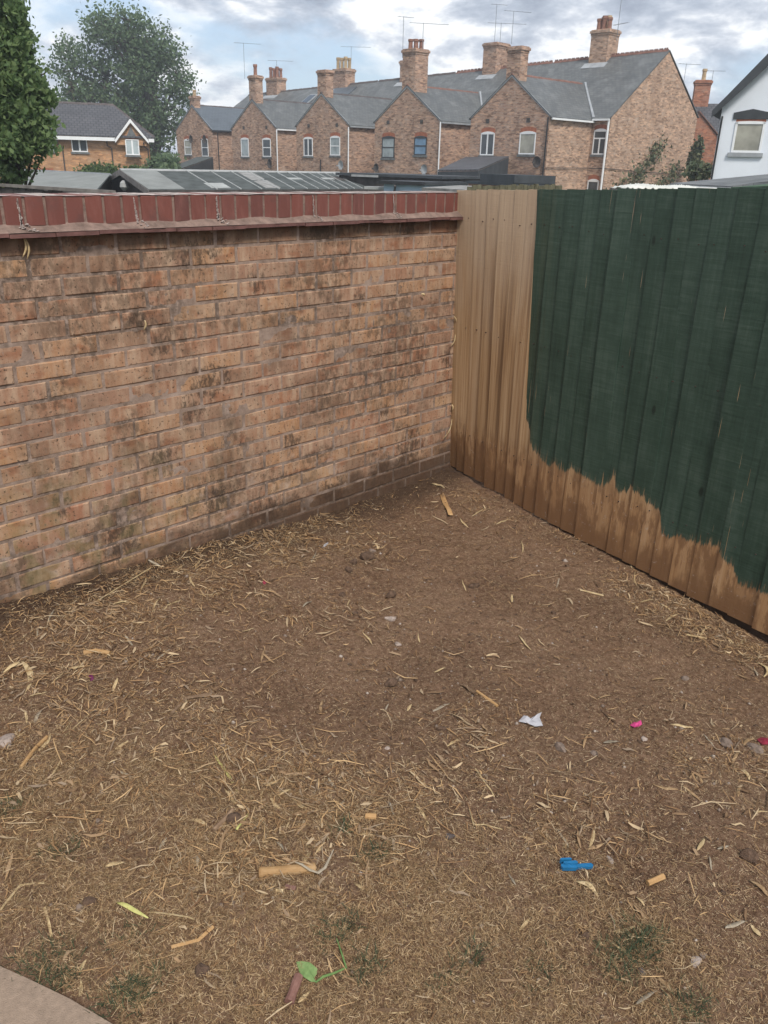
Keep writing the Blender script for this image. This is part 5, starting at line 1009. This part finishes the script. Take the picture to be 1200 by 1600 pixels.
one('torn_leaf', 'broad white-brown dry leaf close to the wall corner', 'leaf', (673, 757), (694, 763), .02, M_DLEAF, .1)
stick('bark_chip', 'reddish bark chip in the little hollow under the bamboo cane', 'bark', [(446, 1388), (462, 1391)], .0058, M_REDB, 6)
stick('bark_chip', 'pale chip in the little hollow under the bamboo cane', 'bark', [(431, 1394), (443, 1394)], .0045, M_DLEAF, 6)
one('bark_chip', 'upright grey chip beside the hollow, under the left end of the cane', 'bark', (425, 1378), (424, 1394), .012, M_GLEAFD, 0, .006, 4, .2)
one('wood_splinter', 'pale knotted splinter just below the blue peg', 'splinter', (900, 1380), (935, 1402), .014, M_DLEAF, .12, .008, 6, .3)
# coloured scraps
def scrap(name, label, cat, px, py, pts, m, h=.006, thick=.002):
    """pts in pixels: outline of a crumpled scrap, lifted unevenly"""
    c = G(px, py); r = random.Random(px); P = [G(*q) for q in pts]; n = len(P); vs = [np.array([0, 0, h*1.6])]+[p-c+np.array([0, 0, h*r.uniform(.3, 1.5)]) for p in P]; inner = [v*.55+np.array([0, 0, h*r.uniform(.2, 1.8)]) for v in vs[1:]]
    V = [vs[0]]+inner+vs[1:]; f = [(0, 1+k, 1+(k+1) % n) for k in range(n)]+[(1+k, 1+n+k, 1+n+(k+1) % n, 1+(k+1) % n) for k in range(n)]
    o = MB().add(V, f).build(name, m, loc=tuple(c)); so = o.modifiers.new('thickness', 'SOLIDIFY'); so.thickness = thick; return tag(o, label, cat)
scrap('paper_scrap', 'torn white paper scrap on the brown soil', 'paper', 830, 1129, [(810, 1128), (818, 1121), (829, 1124), (846, 1116), (843, 1123), (848, 1137), (836, 1138), (824, 1133)], M_PAPER, .007)
scrap('pink_scrap', 'small bright pink scrap on the soil right of the paper', 'scrap', 993, 1134, [(984, 1134), (988, 1130), (994, 1131), (1001, 1128), (1003, 1133), (998, 1138), (990, 1138)], M_PINK, .007)
scrap('red_scrap', 'dark red scrap on the soil at the right edge', 'scrap', 1192, 1160, [(1182, 1158), (1190, 1153), (1201, 1155), (1203, 1164), (1190, 1166)], M_REDS, .006)
scrap('red_scrap', 'tiny red scrap in straw near the foot of the wall', 'scrap', 413, 911, [(409, 911), (413, 908), (418, 911), (413, 914)], M_REDS, .005)
scrap('purple_scrap', 'tiny dark purple scrap among straw on the left', 'scrap', 143, 1060, [(139, 1058), (144, 1055), (147, 1061), (142, 1066)], plain('purple_plastic', (.12, .02, .07), .6), .005)
scrap('plastic_scrap', 'small pale plastic strip in the straw pile under the wall', 'plastic', 507, 854, [(502, 857), (508, 852), (513, 849), (513, 852), (506, 858)], M_PAPER, .005)
# blue plastic piece: a flat bar with a bulbous, notched end
bc = G(900, 1358); bp = thing('blue_peg', 'bright blue plastic peg fragment on the soil', 'peg', tuple(bc)); q0, q1 = G(877, 1359)-bc, G(924, 1357)-bc; dx = (q1-q0)/np.linalg.norm(q1-q0); dy = np.array([-dx[1], dx[0], 0]); L_ = np.linalg.norm(q1-q0)
def bar(f0, f1, w0, w1, z0, z1, off=0, nm='arm'):
    A = q0+dx*L_*f0+dy*off; B = q0+dx*L_*f1+dy*off; MB().slab([tuple(A-dy*w0+(0, 0, z0)), tuple(B-dy*w1+(0, 0, z0)), tuple(B+dx*.004+(0, 0, z0)), tuple(B+dy*w1+(0, 0, z0)), tuple(A+dy*w0+(0, 0, z0)), tuple(A-dx*.003+(0, 0, z0))], (0, 0, z1-z0)).build(nm, M_BLUE, bp)
bar(.42, 1.0, .0055, .0065, .004, .013, 0); bar(.0, .44, .0065, .0085, .004, .015, -.001, 'jaw'); bar(.10, .50, .003, .005, .0152, .021, .005, 'jaw'); bar(.05, .36, .003, .0035, .006, .021, .0165, 'spring_lug')
# green leaf and stalk
gc = G(482, 1522); gl = thing('green_leaf', 'fresh green torn leaf with a bent green stalk lying on dry grass', 'leaf', tuple(gc)); P = [G(*q)-gc for q in [(463, 1508), (470, 1506), (484, 1509), (496, 1518), (495, 1526), (491, 1533), (494, 1542), (486, 1541), (474, 1533), (468, 1524)]]
r = random.Random(4); V = [np.array([0, 0, .014])]+[p+np.array([0, 0, .008+r.uniform(0, .008)]) for p in P]; n = len(P); b = MB().add(V, [(0, 1+k, 1+(k+1) % n) for k in range(n)]); o = b.build('leaf_blade', M_GLEAF, gl)
so = o.modifiers.new('thickness', 'SOLIDIFY'); so.thickness = .001
MB().tube([G(493, 1541)-gc+(0, 0, .012), G(505, 1533)-gc+(0, 0, .014), G(522, 1527)-gc+(0, 0, .013), G(541, 1517)-gc+(0, 0, .01)], [.002, .003, .0026, .002], 7).build('stalk', M_GSTALK, gl)
MB().tube([G(541, 1517)-gc+(0, 0, .01), G(535, 1500)-gc+(0, 0, .014), G(526, 1472)-gc+(0, 0, .012)], [.002, .002, .001], 6).build('stalk', M_GSTALK, gl)
one('fleshy_leaf', 'yellow-green fleshy blade on the dry lawn at the lower left', 'blade', (182, 1411), (232, 1438), .011, M_YBLADE, .02, .008)
one('grass_stalk', 'pale stalk continuing right from the yellow-green blade', 'stalk', (226, 1427), (304, 1440), .006, M_DLEAF, .02, .008, shape='flat')
one('grass_stalk', 'greenish dry stalk slanting above the straw heap at left centre', 'stalk', (336, 1183), (371, 1237), .010, M_YBLADE, .02, .012)
one('grass_stalk', 'bent greenish stalk standing in the straw heap above the cane', 'stalk', (388, 1271), (370, 1302), .006, M_YBLADE, .0, .016, shape='flat')
one('folded_leaf', 'folded yellow dry leaf blade at the left edge, right half', 'leaf', (34, 1036), (40, 1084), .020, M_DLEAF, .12, .012)
one('folded_leaf', 'folded yellow dry leaf blade at the left edge, left half', 'leaf', (32, 1038), (6, 1054), .015, M_DLEAF, .03, .012)
one('curled_leaf', 'curled pale leaf blade on soil at the right edge under the fence', 'leaf', (1180, 1033), (1193, 1061), .016, M_DLEAF, .22, .012)
stick('long_straw', 'long thin stalk slanting in front of the wall on the left', 'stalk', [(147, 943), (190, 916), (236, 888)], .0028, M_DLEAF, 5)
stick('long_straw', 'thin bent V shaped stalk on the soil at the left', 'stalk', [(147, 1111), (103, 1150), (99, 1146), (112, 1128)], .0013, M_DLEAF, 4, up=.004)
stick('long_straw', 'pale stalk lying along the foot of the fence', 'stalk', [(920, 838), (944, 860)], .004, M_DLEAF, 5)
stick('long_straw', 'straight pale stalk on the soil below the middle of the fence', 'stalk', [(906, 923), (943, 932)], .0042, M_DLEAF, 6)
stick('long_straw', 'thick straw under the right end of the fence', 'stalk', [(1072, 993), (1104, 999)], .0042, M_DLEAF, 6)
stick('brown_stick', 'dark brown twig on the soil left of the fence foot', 'twig', [(786, 880), (812, 870)], .004, M_DSTICK, 6)
stick('brown_stick', 'dark twig with pale tip lower left of the fence straw', 'twig', [(866, 899), (888, 891)], .0042, M_DSTICK, 6)
stick('brown_stick', 'grey-brown twig on the soil below the pink scrap', 'twig', [(957, 1202), (976, 1184)], .0034, M_DSTICK, 6)
stick('brown_stick', 'thick brown stick slanting left of the straw heap', 'twig', [(334, 1300), (350, 1284), (364, 1268)], .0062, M_DSTICK, 7)
stick('brown_stick', 'brown root stick among the straw at left, upper one of the slope', 'twig', [(268, 1117), (292, 1093), (330, 1086)], .0052, M_DSTICK, 6)
stick('long_straw', 'white dry stalk standing out in the dry lawn near the path', 'stalk', [(70, 1420), (76, 1440), (81, 1465)], .0034, M_DLEAF, 5)
stick('long_straw', 'long straw crossing the left edge above the path', 'stalk', [(0, 1424), (32, 1384), (70, 1381)], .0028, M_DLEAF, 5)
stick('brown_stick', 'bent brown stalk on the lawn between path and bark piece', 'twig', [(268, 1482), (310, 1471), (333, 1450)], .0042, M_CANE, 6)
stick('long_straw', 'arched straw on soil in the lower middle, right of the stub', 'stalk', [(743, 1202), (755, 1220), (768, 1237), (772, 1246)], .0022, M_DLEAF, 5)
stick('long_straw', 'curved straw loop on soil in the lower centre right', 'stalk', [(733, 1265), (740, 1290), (756, 1289), (785, 1297)], .002, M_DLEAF, 5)
stick('brown_stick', 'old brown cane lying in dry grass at the left edge', 'twig', [(33, 1202), (55, 1172), (74, 1154)], .006, M_CANE, 7)
# broad dry leaves in look-alike sets, by where they lie
MARKS = [(830, 1129, 'the white paper'), (993, 1134, 'the pink scrap'), (900, 1358, 'the blue peg'), (447, 1366, 'the bamboo cane'), (482, 1522, 'the green leaf'), (460, 1551, 'the reddish bark piece'), (609, 969, 'the grey stone'), (877, 1171, 'the brown stone'),
    (579, 1279, 'the short cane stub'), (760, 1093, 'the pale cane piece'), (150, 1022, 'the knotted cane piece'), (700, 790, 'the flat wood splinter'), (507, 854, 'the plastic strip'), (1093, 1499, 'the pair of stones'), (978, 1492, 'the big green tuft'), (205, 1425, 'the yellow-green blade'),
    (36, 1060, 'the folded leaf'), (572, 872, 'the dug hole'), (1186, 1047, 'the curled leaf'), (1192, 1160, 'the dark red scrap'), (350, 1284, 'the thick brown stick'), (205, 1552, 'the tuft by the path'), (704, 1308, 'the dark round stone'), (1024, 1378, 'the split cane chip'), (354, 1210, 'the greenish stalk'),
    (190, 916, 'the long slanting stalk'), (925, 928, 'the straight pale stalk'), (1088, 996, 'the thick straw'), (966, 1193, 'the grey-brown twig'), (1170, 1340, 'the root clod'), (292, 1100, 'the brown root stick'), (76, 1440, 'the white standing stalk'), (413, 911, 'the tiny red scrap')]
USED = set()
def where(px, py, L, ang):
    size = 'short' if L < 19 else 'long' if L > 27 else 'narrow'; a = ang % 180
    lie = 'lying level' if a < 25 or a > 155 else 'slanting up rightwards' if a < 65 else 'pointing away' if a < 115 else 'slanting up leftwards'
    ms = sorted(MARKS, key=lambda m: math.hypot(m[0]-px, m[1]-py))
    for m in ms[:6]:
        dx, dy = px-m[0], py-m[1]; d = math.hypot(dx, dy); side = ('right of' if dx > 0 else 'left of') if abs(dx) > 1.8*abs(dy) else ('below' if dy > 0 else 'above') if abs(dy) > 1.8*abs(dx) else ('lower' if dy > 0 else 'upper')+(' right of' if dx > 0 else ' left of')
        lab = f"{size} dry leaf {lie} {'close ' if d < 40 else 'a hand ' if d < 90 else 'well '}{side} {m[2]}"
        if lab not in USED: USED.add(lab); return lab
    return lab
def scatter(set_label, grp, lst, cat='leaf', name='dry_leaf'):
    r = random.Random(len(lst)*13)
    for (px, py, L, ang) in lst:
        a = math.radians(ang); dx_, dy_ = L/2*math.cos(a), -L/2*math.sin(a)
        one(name, where(px, py, L, ang), cat, (px-dx_, py-dy_), (px+dx_, py+dy_), r.uniform(.0055, .0125), r.choice([M_DLEAF, M_DLEAF, M_TLEAF, M_GLEAFD]), r.uniform(-.06, .06), r.uniform(.003, .008), 6, r.uniform(.1, .6), group=grp)
scatter('pale dry leaf blade lying alone on the bare middle soil', 'dry leaves on the bare middle soil',
    [(573, 997, 26, 125), (503, 1105, 20, 80), (655, 997, 16, 100), (480, 945, 18, 40), (735, 1078, 22, 150), (687, 1048, 18, 20), (640, 1106, 14, 60), (690, 1105, 30, 25), (708, 1162, 22, 30), (562, 943, 14, 0), (545, 942, 12, 70), (820, 1005, 30, 130), (800, 935, 14, 90), (725, 915, 18, 110), (612, 1265, 20, 110), (410, 1025, 18, 75), (388, 985, 20, 20), (872, 910, 18, 75), (605, 1105, 10, 60), (915, 1160, 22, 70), (955, 1161, 24, 5), (945, 1090, 18, 10), (1028, 1063, 20, 5)])
scatter('straw-coloured leaf blade in the straw drift under the brick wall', 'dry leaves in the drift under the wall',
    [(484, 823, 20, 5), (508, 803, 16, 0), (280, 890, 24, 40), (240, 880, 26, 150), (190, 943, 28, 10), (245, 945, 26, 60), (270, 945, 34, 30), (200, 1000, 22, 130), (330, 928, 38, 5), (370, 870, 22, 20), (310, 880, 20, 60), (300, 905, 26, 110), (420, 860, 22, 40), (455, 845, 26, 60), (440, 880, 20, 15), (350, 900, 28, 160), (225, 912, 22, 70), (80, 962, 22, 60), (60, 985, 20, 80), (115, 968, 36, 115), (490, 870, 22, 70), (415, 835, 20, 120), (545, 845, 16, 60)])
scatter('dry leaf blade among heaped straw on the left side', 'dry leaves in the heaped straw at left',
    [(60, 1085, 30, 15), (90, 1060, 26, 40), (120, 1045, 26, 10), (200, 1115, 26, 75), (255, 1025, 30, 40), (180, 1070, 22, 70), (60, 1120, 24, 60), (95, 1125, 30, 80), (30, 1150, 26, 30), (70, 1160, 34, 55), (290, 1195, 46, 15), (190, 1165, 26, 35), (195, 1210, 22, 160), (90, 1200, 30, 60), (40, 1120, 20, 100), (105, 1095, 22, 140), (400, 1290, 26, 45), (430, 1255, 26, 130), (470, 1258, 24, 140), (410, 1245, 20, 80), (445, 1240, 24, 30), (360, 1245, 30, 130), (440, 1325, 26, 130), (480, 1340, 22, 60), (535, 1255, 18, 60), (520, 1225, 24, 130), (450, 1285, 22, 75), (425, 1225, 20, 20)])
scatter('leaf blade in the straw drift along the fence foot', 'dry leaves along the foot of the fence',
    [(748, 800, 26, 35), (765, 795, 20, 20), (815, 855, 18, 100), (785, 815, 22, 30), (1050, 965, 22, 30), (1085, 975, 20, 120), (1100, 990, 22, 50), (1120, 995, 22, 10), (1140, 1000, 18, 130), (995, 905, 26, 100), (1010, 940, 22, 10), (1040, 950, 20, 150), (1160, 1005, 20, 40), (1180, 1050, 18, 110)])
scatter('pale broken leaf blade on the soil at the right side', 'dry leaves at the right side',
    [(1108, 1158, 26, 130), (1150, 1185, 26, 60), (1165, 1210, 22, 120), (1170, 1160, 20, 30), (1155, 1235, 22, 80), (1065, 1135, 36, 170), (1095, 1320, 24, 60), (1110, 1350, 22, 100), (1185, 1390, 40, 140), (1150, 1435, 26, 150), (1180, 1455, 26, 130), (1150, 1445, 36, 20), (1190, 1270, 22, 5), (1130, 1325, 20, 20), (930, 1325, 26, 20), (925, 1310, 28, 75), (880, 1310, 34, 120), (820, 1310, 26, 165), (1040, 1230, 40, 170), (1080, 1240, 36, 140)])
scatter('dry leaf blade on the dry lawn in the foreground', 'dry leaves on the foreground lawn',
    [(660, 1270, 40, 120), (575, 1305, 26, 0), (610, 1335, 18, 10), (310, 1285, 26, 160), (180, 1352, 32, 15), (205, 1365, 26, 50), (255, 1320, 22, 60), (215, 1505, 40, 55), (170, 1535, 36, 35), (410, 1550, 36, 60), (475, 1560, 26, 45), (715, 1482, 24, 120), (730, 1485, 22, 125), (650, 1425, 26, 165), (975, 1452, 34, 15), (970, 1485, 36, 145), (1040, 1540, 36, 140), (1010, 1560, 40, 35), (820, 1445, 26, 50), (870, 1430, 26, 60), (625, 1582, 36, 5), (310, 1345, 20, 80), (130, 1510, 22, 60), (125, 1545, 26, 85), (60, 1380, 20, 45), (560, 1385, 20, 140), (500, 1325, 18, 50), (800, 1375, 22, 120), (1000, 1410, 20, 130)])
# stones
def stone(px, py, w_, label, m, h=.6, seed=0):
    c = G(px, py); r = np.random.default_rng(px+py); d = np.linalg.norm(G(px+w_/2, py)-G(px-w_/2, py))/2; bm = bmesh.new(); bmesh.ops.create_icosphere(bm, subdivisions=2, radius=1.0)
    for v in bm.verts:
        p = np.array(v.co); k = 1+.18*math.sin(p[0]*3+px)+.15*math.sin(p[1]*4+py)+.10*math.sin(p[2]*5+px); v.co = Vector((p[0]*d*k, p[1]*d*.75*k, p[2]*d*h*k))
    me = bpy.data.meshes.new('stone'); bm.to_mesh(me); bm.free(); me.materials.append(m); o = link_mesh('stone', me, None, tuple(c+[0, 0, d*h*.35])); o.rotation_euler = (0, 0, px*.7); me.polygons.foreach_set('use_smooth', [False]*len(me.polygons)); return tag(o, label, 'stone')
stone(609, 969, 15, 'grey stone on bare soil in the middle', M_STONEP); stone(877, 1171, 22, 'brown stone below the white paper', M_STONE); stone(1086, 1505, 18, 'pale stone at the front right, left of a pair', M_STONEP); stone(1099, 1494, 12, 'grey stone at the front right, right of a pair', M_STONE)
stone(1133, 1163, 24, 'reddish stone right of the pale leaf at the right side', M_STONE); stone(704, 1308, 15, 'dark round stone in the lower middle', M_STONED); stone(1070, 1061, 13, 'grey pebble on the soil under the right half of the fence', M_STONE); stone(953, 1345, 14, 'tan stone just right of the blue peg', M_STONEP); stone(622, 1008, 11, 'flat pinkish pebble below the grey stone in the middle', M_STONEP)
stone(927, 1178, 12, 'reddish pebble right of the brown stone', M_STONE); stone(1003, 1519, 12, 'dark stone beside the green tuft at front right', M_STONED); stone(605, 1170, 9, 'tan pebble in the middle of the bare soil', M_STONEP); stone(152, 1283, 11, 'brown pebble in dry grass at the left', M_STONE); stone(160, 1238, 8, 'small grey pebble above the dry grass at left', M_STONE); stone(349, 1166, 9, 'brown pebble above the greenish stalk', M_STONE); stone(1006, 1156, 11, 'pale pebble just below the pink scrap', M_STONEP); stone(735, 1505, 7, 'white pebble beside the tiny dark tuft', M_STONEP); stone(582, 862, 10, 'orange-brown pebble by the dug hole near the wall', M_STONE)
stone(10, 1160, 34, 'broken concrete lump at the left edge', M_STONEP, .5); stone(1178, 1170, 26, 'grey stone half buried at the right edge', M_STONE, .4)
def clod(px, py, w_, label):
    o = stone(px, py, w_, label, M_CLOD, .7); o.name = 'soil_clod'; o['category'] = 'clod'; return o
for px, py, w_, lb in [(572, 872, 24, 'dark soil clod beside the dug hole near the wall'), (553, 880, 16, 'smaller clod left of the dug hole'), (545, 892, 14, 'lowest clod by the dug hole'), (740, 918, 16, 'dark clod on the soil left of the fence'), (1170, 1340, 30, 'dark root clod near the right edge'), (535, 930, 12, 'dark clod among thin straw in the middle'), (610, 932, 18, 'root clod on the soil in the centre'), (690, 1140, 14, 'dark clod beside a thin straw in the centre right'), (610, 1070, 22, 'crumbly dark clod in the middle of the bare soil'), (365, 1280, 26, 'dark clod inside the straw heap'), (315, 1520, 26, 'brown thatch clod in the lawn at lower left'), (140, 1412, 24, 'dark root clod in the dry lawn near the path'), (1060, 905, 14, 'clod under the raised edge of the fence boards')]: clod(px, py, w_, lb)
# dried bits caught on the wall
def wall_bit(label, pa, pb, w_, seed):
    def wy(px, py):
        d = ray(px, py); return CAM+d*((-.012-CAM[1])/d[1])
    A, B = wy(*pa), wy(*pb); d = B-A; L = np.linalg.norm(d); sd = np.cross(d/L, (0, 1, 0)); vs = []
    for k in range(6):
        f = k/5; c = A+d*f+sd*.12*L*math.sin(PI*f)-np.array([0, .006*math.sin(PI*f), 0]); q = w_*.5*(.25+.75*math.sin(PI*f)); vs += [c-sd*q-A, c-A+(0, -.002, 0), c+sd*q-A]
    o = MB().add(vs, [g for k in range(5) for g in ((3*k, 3*k+1, 3*k+4, 3*k+3), (3*k+1, 3*k+2, 3*k+5, 3*k+4))]).build('dry_leaf', M_DLEAF, smooth=True, loc=tuple(A), fix=False); so = o.modifiers.new('thickness', 'SOLIDIFY'); so.thickness = .001; tag(o, label, 'leaf')
wall_bit('dry leaf hanging on the wall below the coping at the far left, left strand', (37, 372), (35, 402), .008, 1); wall_bit('dry leaf hanging on the wall below the coping at the far left, right strand', (39, 372), (42, 405), .008, 2)
wall_bit('pale curled leaf stuck on the wall bricks at left', (226, 500), (224, 516), .010, 3); wall_bit('straw caught in the corner beside the fence, lowest one', (706, 655), (692, 686), .010, 4); wall_bit('straw caught in the corner beside the fence, middle of the wall', (711, 523), (704, 541), .010, 5); wall_bit('dry leaf stuck on the bricks near the corner', (658, 459), (663, 463), .014, 6)
wall_bit('straw caught in the corner beside the fence, near the coping', (717, 380), (715, 392), .007, 7); wall_bit('pale leaf wedged in the corner gap low down', (706, 632), (706, 642), .013, 8); wall_bit('straw wedged in the corner gap just above the middle', (709, 494), (712, 508), .008, 9)

# ------------------------------------------------------------------ thin air over the yards
hz = bpy.data.materials.new('haze'); hz.use_nodes = True; nt_ = hz.node_tree; nt_.nodes.remove(nt_.nodes['Principled BSDF'])
pv = nt_.nodes.new('ShaderNodeVolumePrincipled'); pv.inputs['Color'].default_value = (0.86, 0.92, 1.0, 1); pv.inputs['Density'].default_value = 0.0014; pv.inputs['Anisotropy'].default_value = 0.2
nt_.links.new(pv.outputs[0], nt_.nodes['Material Output'].inputs['Volume'])
o = MB().box(-420, 420, -420, 420, -2.7, 17.5).build('haze', hz); o['kind'] = 'stuff'
